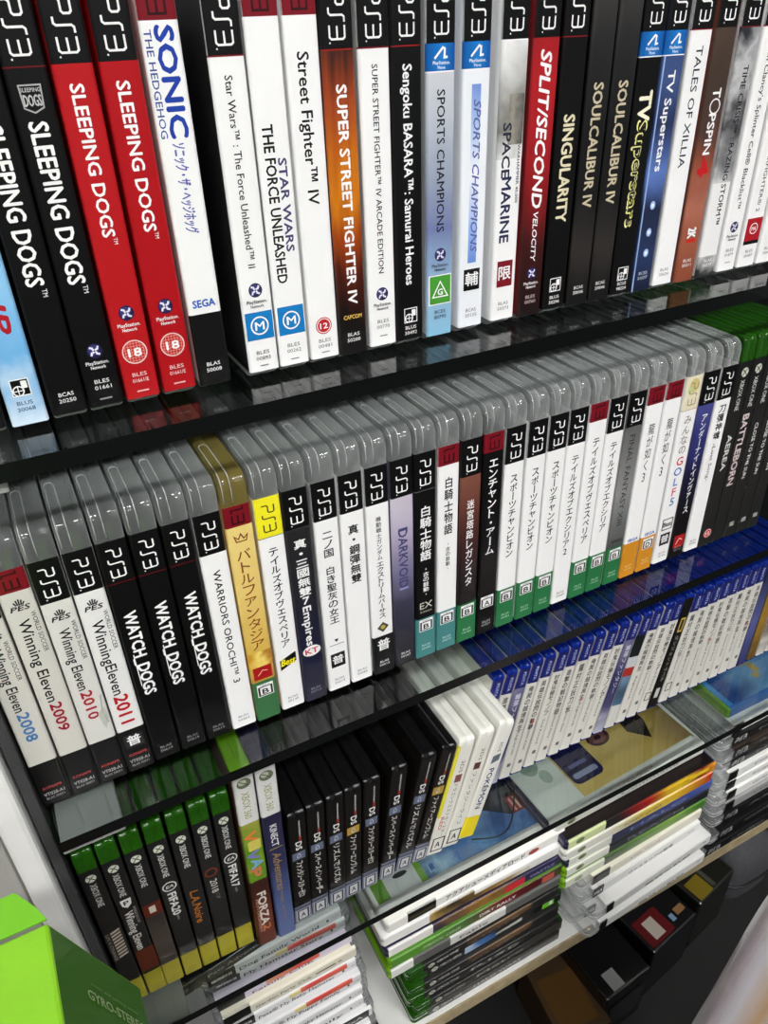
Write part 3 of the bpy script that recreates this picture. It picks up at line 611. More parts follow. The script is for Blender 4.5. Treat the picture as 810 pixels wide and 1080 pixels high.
def d_ds(tag, n):
    def f(s):
        s.line([(s.c+1.6, 4), (s.c+1.6, 24)], 1, (120, 120, 120)); s.tx('NINTENDO', 5, 23, s.c+1.6, 1.2, (190, 190, 190), .01); s.rect(21, 25, (140, 40, 30), s.c+.6, s.c+2.6); s.tx('DS', 26, 34.5, s.c+.4, 4.6, (222, 222, 220), .04)
        s.rect(37, 45, tag, 1.6, s.w-1.8); s.tx('G', 38.5, 43.5, s.c, 3, (180, 186, 196), .02)
        s.tx(['ファンタシースターゼロ', 'スペースインベーダー', 'リズムでパズル', 'ファイアーエンブレム'][n % 4], 47.5, 88+(n*7) % 9, s.c, 4.2, (206, 204, 198), .03)
        s.rect(99, 118, (120, 126, 144)); s.rect(100, 103, (70, 76, 96)); s.rect(104, 117, (196, 198, 202), 1.4, s.w-1.4); s.frame(2.6, s.w-2.6, 105, 116, 1.3, (40, 40, 42)); s.tx('A', s.c-1.8, s.c+1.8, 110.5, 5.2, (40, 40, 42), .03, 0, 'h')
    return f
def d_w1(s): s.tx('3DS', 16, 28, s.c+1.4, 3.2, (120, 100, 90), .02); s.rect(30, 38, (120, 70, 62), s.c-2, s.c+4); s.tx('ドラゴンクエストモンスター', 40, 96, s.c+1, 3, (90, 86, 84), .01); s.tx('RED', 74, 88, s.c-2.6, 3, (190, 60, 60), .03); s.rect(0, 74, (216, 208, 60), 0, 2.2); s.frame(2.2, s.w-2, 98, 112, 1.2, INK); s.tx('A', s.c-2.2, s.c+2.2, 105, 6, INK, .04, 0, 'h')
def d_w2(s): s.tx('3DS', 12, 24, s.c+1, 3, (110, 110, 110), .02); s.rect(26, 33, (90, 50, 46), s.c-3, s.c+3); s.tx('ファンタジーライフ', 36, 92, s.c, 3.4, (110, 108, 104), .01); s.frame(2.2, s.w-2, 98, 112, 1.2, INK); s.tx('A', s.c-2.2, s.c+2.2, 105, 6, INK, .04, 0, 'h')
def d_w3(s): s.tx('3DS', 14, 24, s.c+1, 3, (110, 110, 110), .02); s.poly([(s.c-3, 28), (s.c+4, 26), (s.c+4, 33), (s.c-3, 36)], [(0, 1, 2, 3)], (84, 96, 106)); s.tx('POKÉMON', 41, 84, s.c+.4, 5, (44, 62, 96), .05); s.rect(92, 115, (228, 208, 30))
def d_vt(n):
    def f(s):
        s.rect(0, 20, art('vita_band', [(22, 30, 100), (26, 36, 120), (18, 26, 92)], 'Z', .11, .131, .1)); s.tx('PSVITA', 3.5, 17, s.c+.6, 3, (190, 200, 225), .02)
        k = n % 9
        if k == 3 and n < 14:
            s.rect(20, 127, art('twilight_sleeve', [(190, 190, 205), (70, 70, 110), (44, 44, 90), (120, 118, 150)], 'Z', 0, .11, .3, 60)); s.tx('冒険ファンタジー', 26, 80, s.c, 4, (214, 214, 226), .03)
        elif n == 13:
            s.rect(20, 44, (24, 28, 30)); s.rect(44, 56, (198, 202, 206)); s.rect(56, 66, (170, 46, 40)); s.rect(66, 100, art('sea_sleeve', [(90, 130, 170), (60, 80, 100), (120, 150, 180)], 'Z', .02, .07, .3, 60)); s.rect(100, 127, (206, 206, 200))
        elif n == 17:
            s.rect(0, 127, (20, 18, 16)); s.rect(22, 38, (196, 168, 80), s.c-2.6, s.c+3); s.rect(24, 36, (30, 26, 20), s.c-1.4, s.c+1.8); s.tx('ダンジョントラベル', 42, 96, s.c, 3.4, (160, 160, 150), .02); s.rect(104, 116, (200, 200, 196), s.c-3, s.c+2)
        elif n == 26: s.rect(0, 127, art('dusk_sleeve', [(40, 44, 96), (90, 96, 150), (34, 38, 70)], 'Z', 0, .12, .3, 50))
        elif n == 27: s.rect(0, 127, art('ochre_sleeve', [(90, 66, 20), (160, 124, 48), (120, 92, 30)], 'Z', 0, .12, .3, 60))
        elif n >= 28: s.rect(0, 127, art('picture_sleeve', [(220, 216, 206), (120, 110, 100), (214, 206, 196), (150, 130, 90)], 'Z', 0, .12, .5, 60))
        else:
            c = [(20, 20, 22), (34, 34, 36), (16, 16, 18)][n % 3]
            s.tv(['英雄伝説閃の軌跡', '討鬼伝極モノノフ', '進撃の戦記物語', '朧村正妖刀伝', '俺屍の越境再生'][n % 5], 23, 66+(n*5) % 14, s.c+.2, 5.2, c, .03)
            s.tx(['Chronicle of Steel', 'Demon Gaze', 'Soul Record', 'Ragnarok', 'Second Story'][(n*2) % 5], 72, 100, s.c+.3, 2.6, (84, 84, 86), .02)
            if n in (16, 18): s.frame(2.6, s.w-2, 104, 113, 1, INK)
            else: s.rect(108+(n % 3)*2, 112+(n % 3)*2, (90, 90, 92), s.c-1.4, s.c+2.4)
            if n % 4 == 1: s.tx('限定', 66, 71, s.c, 2.6, (170, 50, 50), .03)
    return f
G3 = 'game cases standing on the lower shelf'
GX = (30, 30, 29)
DT = (96, 104, 126); GT = (170, 140, 60)
row = [
 ('one', -222.0, 'green-topped graphite case with slanted cream stripes, against the cabinet side', d_o1, dict(bg=GX)),
 ('one', -208.8, 'green-topped graphite case with white shield mark and brown patch above the yellow foot', d_o2, dict(bg=GX)),
 ('one', -196.6, 'green-topped graphite case with reddish-brown band around a pale square', d_o3, dict(bg=GX, lean=.5)),
 ('one', -183.4, 'green-topped graphite case with ringed mark and number 20', d_fifa('20'), dict(bg=GX, lean=.7)),
 ('one', -170.4, 'green-topped graphite case with orange-brown slanted lettering', d_la, dict(bg=GX, lean=1)),
 ('one', -157.4, 'green-topped graphite case with brown ring above pale number 2018', d_c2, dict(bg=GX, lean=1.3)),
 ('one', -144.2, 'green-topped graphite case with ringed mark and number 17, beside the lime case', d_fifa('17'), dict(bg=GX, lean=1.5)),
 ('x360', -129.6, 'tall lime-topped case with white band, colourful letters and rust-brown foot', d_viva, dict(bg=(90, 60, 40), lean=1.6, y=-6)),
 ('x360n', -114.8, 'tall twilight-blue case with white band and thin capitals below it', d_kin, dict(bg=(40, 42, 76), lean=1.4, y=-7))]
words = ['first', 'second', 'third', 'fourth', 'fifth', 'sixth', 'seventh', 'eighth', 'ninth', 'tenth', 'eleventh', 'twelfth', 'thirteenth', 'fourteenth', 'fifteenth', 'sixteenth', 'seventeenth', 'eighteenth', 'nineteenth', 'twentieth', 'twenty-first', 'twenty-second', 'twenty-third', 'twenty-fourth', 'twenty-fifth', 'twenty-sixth', 'twenty-seventh', 'twenty-eighth', 'twenty-ninth', 'thirtieth']
for i, (x, ln) in enumerate([(-100.5, 2.8), (-86.8, 2.9), (-72.4, 3.0), (-59.2, 3.2), (-45.0, 3.5), (-30.4, 6.9), (-16.6, 11.8), (-2.4, 13.2)]):
    lab = {3: 'small black case with gold tag on its spine, upright among grey-tagged ones', 7: 'small black case with gold tag, leaning against a white case'}.get(i, 'small black case with grey-blue tag, %s after the tall twilight-blue case' % words[i])
    row.append(('ds', x, lab, d_ds(GT if i in (3, 7) else DT, i), dict(bg=(20, 17, 15), lean=ln, y=-3)))
row += [('dsw', 11.6, 'white leaning case with yellow strip along its spine edge', d_w1, dict(bg=(222, 221, 212), lean=13.6, y=-4)),
        ('dsw', 26.6, 'white leaning case between the yellow-stripped and the yellow-ended white cases', d_w2, dict(bg=(222, 221, 212), lean=14.8, y=-4)),
        ('dsw', 41.6, 'white leaning case with blue capitals and bright yellow foot', d_w3, dict(bg=(226, 225, 218), lean=16.2, y=-4))]
vx = [(1, 63, 11.9), (2, 76, 11.8), (3, 89, 11.8), (4, 101.8, 11.6), (5, 114.4, 11.6), (6, 128, 11.6), (7, 141, 11.3), (8, 155, 11), (9, 167.4, 11.1), (10, 180, 11.5), (11, 192.8, 11.5), (12, 206.6, 11.1), (13, 219.8, 10.9), (14, 233, 10.4), (15, 246.6, 10.2), (16, 259.6, 8.6), (17, 271.9, 7.4), (18, 284, 6.3), (19, 296.2, 5.3), (20, 308, 4.9), (21, 322.9, 4.5), (22, 337.6, 3.2), (23, 351.7, 2.2), (24, 365.3, 2.1), (25, 379.8, 2.2), (26, 393, 2.2), (27, 406, 2.2), (28, 419.4, 2.2), (29, 432.6, 2.2), (30, 445.8, 2.2)]
for k in range(16, 30):      # the lean dies out towards the right
    b_ = 246.6+13.34*(k-15); t_ = max(b_+4.6, 270.5+11.55*(k-15))
    vx = [v for v in vx if v[0] not in (k, 30)]+[(k, b_, math.degrees(math.asin((t_-b_)/135)))]
VSP = {13: 'blue-topped slim case with red square on a picture spine', 17: 'black slim case with gold frame among blue-topped ones', 26: 'slim case with dusky blue picture spine', 27: 'slim case with ochre-gold spine, near the right end of the lower shelf', 3: 'blue-topped slim case with twilight-blue spine, third behind the white yellow-footed case', 12: 'blue-topped slim case with twilight-blue spine, twelfth in its row'}
for n, x, ln in vx:
    lab = VSP.get(n, '%s of the blue-topped slim cases counted from the yellow-footed white case' % words[n-1])
    row.append(('vita', x, lab, d_vt(n), dict(bg=(216, 214, 206) if n not in (17, 26, 27) else (30, 30, 40), lean=ln, y=29)))
case_row(G3, -215, row)

# ================================================================== STACKS LYING ON THE BOTTOM BOARD
Z4 = -430
def stack(group, specs, y0, dy, x0, dx):
    """bottom to top"""
    z = Z4+.2; n = len(specs)
    for i, (kind, label, draw, bg, jx, jy, sk) in enumerate(specs):
        game_case(kind, label, group, (x0+dx*i+jx, y0+dy*i+jy, z), draw, bg=bg, flat=True, skew=sk, side=None if not isinstance(draw, tuple) else None)
        z += KINDS[kind][0]+.35
def cover(mat):
    def deco(fn):
        def f(s): s.side = mat; fn(s)
        return f
    return deco
def blk(n=22): 
    return n
def d_pets(title, i, art_c=None):
    def f(s):
        s.rect(0, 22, K); s.tx('NINTENDO DS', 3, 19, s.c, 3, W, .03)
        if art_c: s.rect(62, 104, art_c, s.c+1, s.w-.6); s.rect(52, 62, (222, 205, 130), s.c+2, s.w-1)
        s.tx(title, 25, 92, s.c-1.4, 4.2, (30, 30, 34), .025)
        s.rect(99, 101, (70, 70, 74), s.c-2, s.c+1); s.tx('UBI', 105, 111, s.c, 2.2, (140, 140, 144), .01)
    return f
SALM = art('salmon_strip', [(214, 96, 78), (206, 70, 60), (222, 150, 120)], 'Z', .02, .08, .3, 60)
def d_dsb(s): s.rect(0, 118, art('dark_small_sleeve', [(24, 24, 26), (60, 60, 62), (30, 30, 32)], 'Z', 0, .118, .2, 60)); s.tx('NINTENDO DS', 4, 24, s.c, 3, (170, 170, 170), .02); s.tx('Pets Adventure', 40, 90, s.c, 3.6, (200, 200, 200), .02)
def d_lav(s): s.rect(0, 115, (214, 206, 222)); s.rect(0, 22, K); s.rect(40, 86, SALM, s.c-2, s.w); s.tx('Family Club', 28, 80, s.c-2.6, 3.2, (60, 50, 70), .02)
def d_bar(s): s.rect(0, 22, K); s.rect(22, 115, (226, 222, 204)); s.rect(78, 96, K, s.c-1, s.c+.6); s.ring(s.c-.2, 100, 1.2, .6, K); s.tx('Garden Party Club', 26, 74, s.c, 3.4, (90, 84, 70), .02)
def d_logo(s): s.rect(0, 115, (226, 226, 224)); s.rect(0, 20, K); s.rect(84, 112, (44, 44, 46), 1.5, s.w-1.5); s.tx('DS', 70, 80, s.c, 6.5, (120, 120, 122), .03); s.tx('FxA', 90, 106, s.c, 4.6, (200, 200, 200), .02)
DW = (222, 222, 224)
S1 = 'flat game cases stacked at the left end of the bottom board'
stack(S1, [
 ('dsc', 'bottom flat case of the pets stack, dark block at its right end', d_logo, DW, 0, 0, 0),
 ('ds', 'dark flat case second from the bottom of the pets stack', d_dsb, (30, 30, 32), 2, 0, .5),
 ('dsc', 'white flat case third from the bottom of the pets stack', d_pets('Hidden Friends Home', 0), DW, 1, 0, -.5),
 ('dsc', 'white flat case with DS letters and dark end block, fourth from stack bottom', d_logo, DW, 2, 1, 0),
 ('dsc', 'white flat case with grey family title, directly above the one with DS letters', d_pets('Cat Family', 3), DW, 0, 2, .6),
 ('dsc', 'white flat case reading baby hamster, lower of two', d_pets('Petz® My Baby Hamster', 1), DW, 1, 0, .2),
 ('dsc', 'white flat case reading puppy family with a red wedge', d_pets('Petz® My Puppy Family', 2, SALM), DW, 2, -1, -.2),
 ('dsc', 'white flat case reading baby hamster, upper of two, with red wedge', d_pets('Petz® My Baby Hamster', 1, SALM), DW, 1, 1, 0),
 ('dsc', 'cream flat case with thin black bar mark near the top of the pets stack', d_bar, (226, 222, 204), 0, -1, .5),
 ('dsc', 'lavender flat case with red strip below the glass, pets stack', d_lav, (214, 206, 222), -1, 0, 0),
 ('dsc', 'white flat case with hamster title just below the glass edge', d_pets('My Hamster Story', 2, SALM), DW, 0, 2, -1.2),
 ('dsc', 'topmost white flat case of the pets stack, seen through the glass', d_pets('Dog Family World', 1), DW, -2, 0, 1.2),
 ('ds', 'small black flat case lying askew on the pets stack under the glass', d_dsb, (24, 24, 26), -38.5, 2, 7)], -24, 3.5, -178, -.3)
GS = 'flat game cases stacked in the middle of the bottom board'
def gend(s, n=150): s.rect(0, n, art('graphite_spine', [(30, 30, 29), (38, 37, 36), (26, 26, 26)], 'Z', 0, .15, .2, 25))
def d_xg(title, c=(190, 190, 186), extra=None):
    def f(s):
        xb(s); s.tx(title, 50, 104, s.c, 3.6, c, .02)
        if extra: extra(s)
    return f
def ex_blue(s): s.rect(40, 74, art('blue_flash', [(20, 40, 80), (60, 110, 170), (200, 215, 230)], 'Z', .07, .12, .3, 80)); s.rect(118, 150, (14, 14, 16)); s.rect(128, 142, (110, 190, 50), 2, s.w-2); s.rect(136, 140, (230, 235, 225), 3, s.w-3)
def ex_brown(s): s.rect(46, 118, art('brown_strip', [(66, 48, 34), (110, 84, 60), (50, 40, 34)], 'Z', 0, .12, .3, 60), s.c-1, s.w)
def d_grn(s): s.rect(0, 184, art('green_to_maroon', [(30, 22, 22), (80, 20, 24), (110, 24, 30), (70, 100, 50), (90, 150, 50), (84, 140, 46)], 'Z', 0, .184, .1, 30)); s.tx('XBOX ONE', 30, 70, s.c, 4, (190, 200, 180), .02); s.tx('DIRT RALLY', 90, 130, s.c, 4.4, (230, 225, 225), .05); s.rect(160, 174, (190, 90, 80), 2, s.w-2)
def d_pur(s): s.rect(0, 184, art('purple_gold', [(38, 30, 60), (30, 26, 48), (150, 110, 50), (50, 40, 60), (34, 28, 58)], 'Z', 0, .184, .25, 50)); s.rect(0, 44, (232, 230, 228)); s.rect(120, 142, (200, 44, 60), 1.5, s.w-1.5); s.rect(142, 184, (44, 40, 74)); s.tx('CASTLE', 148, 176, s.c, 4, (150, 150, 190), .03)
def d_goldw(s): s.rect(0, 185, art('gold_art_strip', [(230, 228, 222), (220, 214, 200), (150, 116, 50), (60, 50, 36), (170, 140, 70), (232, 230, 224)], 'Z', 0, .185, .2, 60)); s.rect(0, 44, (236, 235, 232)); s.rect(90, 185, (234, 232, 228), s.c+1, s.w); s.rect(150, 184, (226, 225, 222)); s.disc(140, 0, .1, .1, W)
def d_aqua(s): s.rect(18, 46, K); s.rect(20, 44, (70, 66, 40), 5, 8); s.tx('アクアシューメディアロード', 56, 140, s.c, 5.6, INK, .04); s.disc(s.c-1, 150, 3.4, 6, (150, 30, 36)); 
def d_bluec(s): s.rect(0, 185, (232, 232, 230)); s.tx('XBOX 360', 8, 40, s.c, 4, (150, 160, 120), .02); s.tx('blue horizon', 60, 110, s.c, 3.6, (80, 100, 150), .02)
BLUEC = art('blue_cover', [(30, 44, 74), (60, 100, 160), (110, 160, 210), (80, 124, 190), (170, 204, 230), (50, 80, 130)], 'Z', 0, .16, .55, 26)
stack(GS, [
 ('one', 'bottom graphite case of the middle stack, green end at left', d_xg('HALO WARS'), GX, 0, 0, 0),
 ('one', 'graphite flat case second from the bottom of the middle stack', d_xg('Metro'), GX, 4, 0, .4),
 ('one', 'graphite flat case third from the bottom of the middle stack', d_xg('RISE'), GX, -1, -1, -.4),
 ('one', 'graphite flat case with brown strip, fourth from the middle stack bottom', d_xg('DRAGON', (180, 150, 120), ex_brown), GX, 1, 0, .2),
 ('one', 'black flat case with blue-white flash and lime sticker in the middle stack', d_xg('', extra=ex_blue), (14, 15, 20), 6, 2, 0),
 ('one', 'graphite flat case with brown strip above the blue-flash one', d_xg('STATE', (170, 160, 150), ex_brown), GX, 2, 0, .5),
 ('x360', 'grey flat case with small white end label in the middle stack', lambda s: (s.rect(0, 184, (92, 92, 90)), s.rect(0, 22, (226, 226, 222)), s.rect(60, 120, (206, 206, 202)), s.tx('Fable', 70, 100, s.c, 4, (60, 60, 60), .03)), (92, 92, 90), -14, 0, 0),
 ('x360', 'flat case with green left half and maroon right half', d_grn, (84, 140, 46), -12, 0, .3),
 ('x360n', 'purple flat case with white end label and red patch', d_pur, (34, 28, 58), -13, 0, 0),
 ('x360w', 'white flat case with gold artwork strip', d_goldw, W, -14, 0, -.4),
 ('x360w', 'white flat case with black block and black characters', d_aqua, (236, 235, 230), -8, 2, .4),
 ('x360w', 'topmost flat case of the middle stack with a blue picture cover under glass', d_bluec, (232, 232, 230), -12, 6, 0)], -20, 1.9, -20, -.4)
def d_wps(s): s.rect(0, 14, K); s.tx('PS3', 2, 12, s.c, 4.4, W, .02); s.tx('ヴァルキリアの戦場', 48, 110, s.c-2.4, 4.2, (60, 60, 60), .03); s.tx('SEGA', 132, 142, s.c, 2.6, (120, 120, 120), .03)
def d_wps2(s): s.rect(0, 10, K); s.tx('無双の軌跡', 54, 120, s.c-4, 3.4, (80, 80, 80), .03); s.tx('PSN', 138, 143, s.c+1, 2.2, (100, 100, 100), .02)
def d_360(main, title, tc):
    def f(s):
        s.rect(0, 185, main); s.rect(0, 52, (224, 226, 214)); s.disc(s.c, 16, 3.6, 5, (130, 140, 100)); s.disc(s.c-.4, 15, 2, 3, (84, 94, 60)); s.tx(title, 76, 150, s.c, 4.4, tc, .04)
    return f
FIRE = art('fire_spine', [(230, 150, 30), (150, 40, 14), (245, 205, 40), (235, 190, 40), (180, 30, 16), (140, 14, 14), (20, 10, 10), (14, 10, 10)], 'Z', 0, .15, .12, 30)
def d_fire(s): s.rect(0, 185, FIRE); s.rect(0, 44, (214, 226, 170)); s.disc(s.c, 14, 3.6, 5, (110, 130, 80)); s.rect(150, 176, (236, 206, 40), s.c, s.w-1.4)
def d_lime(s): s.rect(0, 185, art('leaf_strip', [(60, 120, 40), (120, 160, 60), (90, 130, 60), (60, 70, 60), (120, 126, 110)], 'Z', 0, .185, .12, 30)); s.rect(0, 48, (214, 218, 200)); s.disc(s.c, 16, 3.4, 5, (150, 160, 120))
def d_ylw(s): s.rect(0, 185, art('white_to_yellow', [(190, 30, 20), (235, 190, 40), (225, 200, 80), (228, 226, 214), (228, 228, 220)], 'Z', 0, .185, .08, 30)); s.disc(s.c, 18, 3.4, 5, (120, 130, 100)); s.tx('FOREST QUEST', 70, 118, s.c, 3.6, (120, 110, 60), .03)
def d_tan(s): s.rect(0, 185, (206, 206, 200)); s.rect(0, 60, (226, 228, 224)); s.tx('PERFECT', 90, 130, s.c, 4, (90, 80, 60), .03)
TANC = art('tan_cover', [(120, 96, 40), (196, 166, 88), (206, 178, 100), (210, 182, 104), (90, 70, 34)], 'Z', 0, .18, .25, 12)
GR = 'flat game cases stacked at the right of the bottom board'
stack(GR, [
 ('ps3', 'bottom white flat case of the right stack, nearest the wooden board edge', d_wps2, (238, 238, 236), 6, -4, 2.2),
 ('ps3', 'white flat case second from the bottom of the right stack', d_wps, (236, 236, 234), -4, 5, 1.6),
 ('ps3', 'white flat case third from the bottom, jutting out of the right stack', d_wps2, (240, 240, 238), 10, -5, 3.2),
 ('ps3', 'white flat case fourth from the bottom of the right stack', d_wps, (236, 236, 234), 2, 4, 2.4),
 ('ps3', 'cream flat case below the green one in the right stack', lambda s: (s.rect(0, 22, K), s.tx('Little World', 50, 90, s.c, 3, (120, 100, 80), .02)), (226, 222, 206), 4, 6, 2),
 ('x360', 'leaf-green flat case in the right stack', d_lime, (90, 120, 60), -14, 6, 1),
 ('x360', 'charcoal flat case with pale capitals below the navy one', d_360((34, 36, 42), 'REACH', (120, 126, 140)), (34, 36, 42), -12, 5, .4),
 ('x360n', 'navy flat case with pale left block in the right stack', d_360(art('navy_strip', [(80, 100, 170), (50, 64, 130), (34, 38, 80), (30, 32, 60)], 'Z', 0, .18, .1, 30), 'HALO', (150, 160, 190)), (40, 46, 96), -10, 4, .2),
 ('x360w', 'white-to-yellow flat case under the fiery one', d_ylw, (228, 228, 220), -14, 2, .2),
 ('x360n', 'fiery orange flat case just below the glass edge', d_fire, (20, 10, 10), -13, 1, 0),
 ('x360w', 'white flat case seen through glass above the fiery one', d_360((226, 226, 222), 'Command', (150, 150, 140)), (226, 226, 222), -16, 14, .6),
 ('x360n', 'topmost case of the right stack with tan cover and navy panel, seen through glass', d_tan, (206, 206, 200), -30, 16, 2.4)], -24, 1.4, 164, -.3)
GF = 'flat game cases stacked at the far right of the bottom board'
def d_bps(t='DARK'): 
    def f(s): band(s); s.tx(t, 40, 90, s.c, 4, (120, 120, 122), .02)
    return f
def d_wp(t):
    def f(s): s.rect(0, 14, K); s.tx(t, 40, 100, s.c, 3.6, (90, 90, 92), .02)
    return f
stack(GF, [
 ('ps3', 'bottom black flat case of the far right stack', d_bps('LIMBO'), (16, 16, 17), -28, -6, 0),
 ('ps3', 'black flat case second from the bottom of the far right stack', d_bps('VOID'), (16, 16, 17), -10, -2, 1),
 ('ps3', 'black flat case third from the bottom of the far right stack', d_bps('ASH'), (16, 16, 17), 0, 0, 0),
 ('ps3', 'grey flat case below three white ones, far right stack', d_wp('Trinity'), (150, 150, 150), 0, 0, 0),
 ('ps3', 'lowest of three white flat cases in the far right stack', d_wp('Gran Tour'), (228, 228, 226), 1, 2, .6),
 ('ps3', 'middle one of three white flat cases in the far right stack', d_wp('Siren Song'), (228, 228, 226), -2, 0, -.4),
 ('ps3', 'highest of three white flat cases in the far right stack', d_wp('Folk Tale'), (230, 230, 228), -2, 1, .5),
 ('ps3', 'dark flat case just above the three white ones, far right stack', d_bps('NIER'), (30, 29, 29), 0, 2, 0),
 ('ps3', 'brownish dark flat case in the upper part of the far right stack', d_bps('RAGE'), (52, 44, 38), 1, 2, .6),
 ('ps3', 'dark flat case third from the top of the far right stack', d_bps('MAG'), (26, 26, 28), 0, 3, 0),
 ('ps3', 'white flat case second from the top of the far right stack', d_wp('Ninja Tale'), (220, 220, 218), 0, 5, .4),
 ('x360', 'blue covered flat case topping the far right stack under the glass', lambda s: (s.rect(0, 184, (60, 110, 180)), s.tx('SONATA', 60, 120, s.c, 4, (220, 200, 120), .03)), (60, 110, 180), 16, 10, -.6)], -20, 2.0, 352, .4)

make_glyphs()
for s, root in PENDING:
    s.build('cover_print', root)

# ------------------------------------------------------------------ pictures on the covers of the topmost flat cases (printed inserts)
def mesh_obj(name, V, F, mats, MI=None, parent=None, smooth=False):
    me = bpy.data.meshes.new(name); me.from_pydata([tuple(v) for v in V], [], F)
    for m in (mats if isinstance(mats, (list, tuple)) else [mats]): me.materials.append(m)
    if MI: me.polygons.foreach_set('material_index', MI)
    if smooth: me.polygons.foreach_set('use_smooth', [True]*len(me.polygons))
    me.update(); o = bpy.data.objects.new(name, me); COL.objects.link(o)
    if parent: o.parent = parent
    return o
def box_vf(x0, x1, y0, y1, z0, z1):
    V = [(x*MM, y*MM, z*MM) for x in (x0, x1) for y in (y0, y1) for z in (z0, z1)]
    return V, [(0, 1, 3, 2), (4, 6, 7, 5), (0, 4, 5, 1), (2, 3, 7, 6), (0, 2, 6, 4), (1, 5, 7, 3)]
def bevel_box(name, x0, x1, y0, y1, z0, z1, mats, bev=2, seg=2, parent=None, mi=None):
    V, F = box_vf(x0, x1, y0, y1, z0, z1)
    me = bpy.data.meshes.new(name); me.from_pydata(V, [], F)
    import bmesh
    bm = bmesh.new(); bm.from_mesh(me); bmesh.ops.recalc_face_normals(bm, faces=bm.faces)
    if bev: bmesh.ops.bevel(bm, geom=list(bm.edges), offset=bev*MM, segments=seg, profile=.5, affect='EDGES')
    bm.to_mesh(me); bm.free()
    for m in (mats if isinstance(mats, (list, tuple)) else [mats]): me.materials.append(m)
    me.update(); o = bpy.data.objects.new(name, me); COL.objects.link(o)
    if parent: o.parent = parent
    return o
def patch(name, parent, w, items):
    """printed picture on the upper cover face of a flat case; items: (t0,t1,y0,y1,material) in mm, or polygons"""
    V = []; F = []; MI = []; mats = []
    X = (w/2+.02)*MM; h = KINDS_H
    for i, it in enumerate(items):
        pts, m = it
        if m not in mats: mats.append(m)
        o = len(V)
        for t, y in pts: V.append((X+.00004*(i+1), y*MM, (h-t)*MM))
        F.append(tuple(range(o, o+len(pts)))); MI.append(mats.index(m))
    return mesh_obj(name, V, F, mats, MI, parent)
def rc(t0, t1, y0, y1): return [(t0, y0), (t1, y0), (t1, y1), (t0, y1)]
def rrc(t0, t1, y0, y1, r):
    P = []
    for cx, cy, a0 in ((t1-r, y1-r, 0), (t0+r, y1-r, 90), (t0+r, y0+r, 180), (t1-r, y0+r, 270)):
        for k in range(5): a = math.radians(a0+22.5*k); P.append((cx+r*math.cos(a), cy+r*math.sin(a)))
    return P
def oval(t, y, a, b, n=18): return [(t+a*math.cos(2*math.pi*i/n), y+b*math.sin(2*math.pi*i/n)) for i in range(n)]
def root_of(label): return next(o for o in COL.objects if o.get('label') == label)
KINDS_H = 188
b1 = root_of('topmost flat case of the middle stack with a blue picture cover under glass')
patch('cover_picture', b1, 14.0, [(rc(2, 186, 4, 130), BLUEC), (rc(2, 14, 4, 130), ink((100, 150, 50))), (rc(14, 44, 4, 130), ink((206, 208, 206))), (rc(44, 50, 4, 130), ink((120, 170, 60))),
    (oval(30, 20, 7, 2.4), ink((60, 64, 66))), (rc(54, 62, 8, 18), ink((130, 170, 210))), (rc(56, 60, 10, 16), ink((60, 100, 160))),
    ([(126, 40), (150, 22), (168, 40), (172, 90), (140, 110), (122, 80)], ink((26, 32, 40))), ([(140, 30), (152, 26), (160, 60), (148, 70)], ink((44, 52, 60))),
    (rc(152, 172, 22, 40), ink((130, 30, 34))), (rc(155, 157, 24, 38), ink((200, 150, 140))), (rc(160, 162, 24, 38), ink((210, 190, 170))), (rc(165, 168, 24, 38), ink((40, 36, 34)))])
b2 = root_of('topmost case of the right stack with tan cover and navy panel, seen through glass')
patch('cover_picture', b2, 14.0, [(rc(2, 186, 4, 130), TANC), (rc(2, 46, 4, 130), ink((218, 222, 216))), (oval(22, 60, 10, 14), ink((150, 170, 150))), (oval(30, 40, 6, 8), ink((170, 186, 172))),
    (rrc(48, 84, 16, 70, 7), ink((26, 26, 66))), (rrc(52, 80, 22, 28, 2), ink((150, 156, 190))), (rrc(55, 76, 34, 38, 1), ink((90, 96, 150))),
    (oval(104, 50, 13, 10), ink((64, 36, 40))), (oval(104, 50, 9, 7), ink((126, 80, 70))), (oval(104, 50, 4, 3), ink((50, 30, 36))), ([(134, 40), (150, 22), (160, 44), (158, 70), (146, 84), (138, 66)], ink((34, 26, 20)))])
b3 = root_of('blue covered flat case topping the far right stack under the glass')
gold = ink((190, 160, 90)); skyb = art('sky_cover', [(30, 70, 140), (60, 120, 190), (120, 170, 215), (40, 80, 150)], 'Z', 0, .18, .4, 20)
ring = lambda t, y, a: [(t+a*math.cos(k*math.pi/12), y+a*math.sin(k*math.pi/12)) for k in range(24)]
patch('cover_picture', b3, 13.4, [(rc(2, 186, 4, 130), skyb), (rc(2, 8, 4, 130), ink((70, 150, 220))), (ring(40, 60, 17), ink((70, 64, 60))), (ring(40, 60, 13), ink((150, 165, 185))), (ring(40, 60, 9), ink((60, 80, 110))),
    (rc(58, 66, 20, 26), gold), (rc(64, 72, 26, 40), gold), (rc(54, 66, 40, 46), gold), (rc(50, 56, 46, 60), gold), (rc(54, 72, 60, 66), gold)])

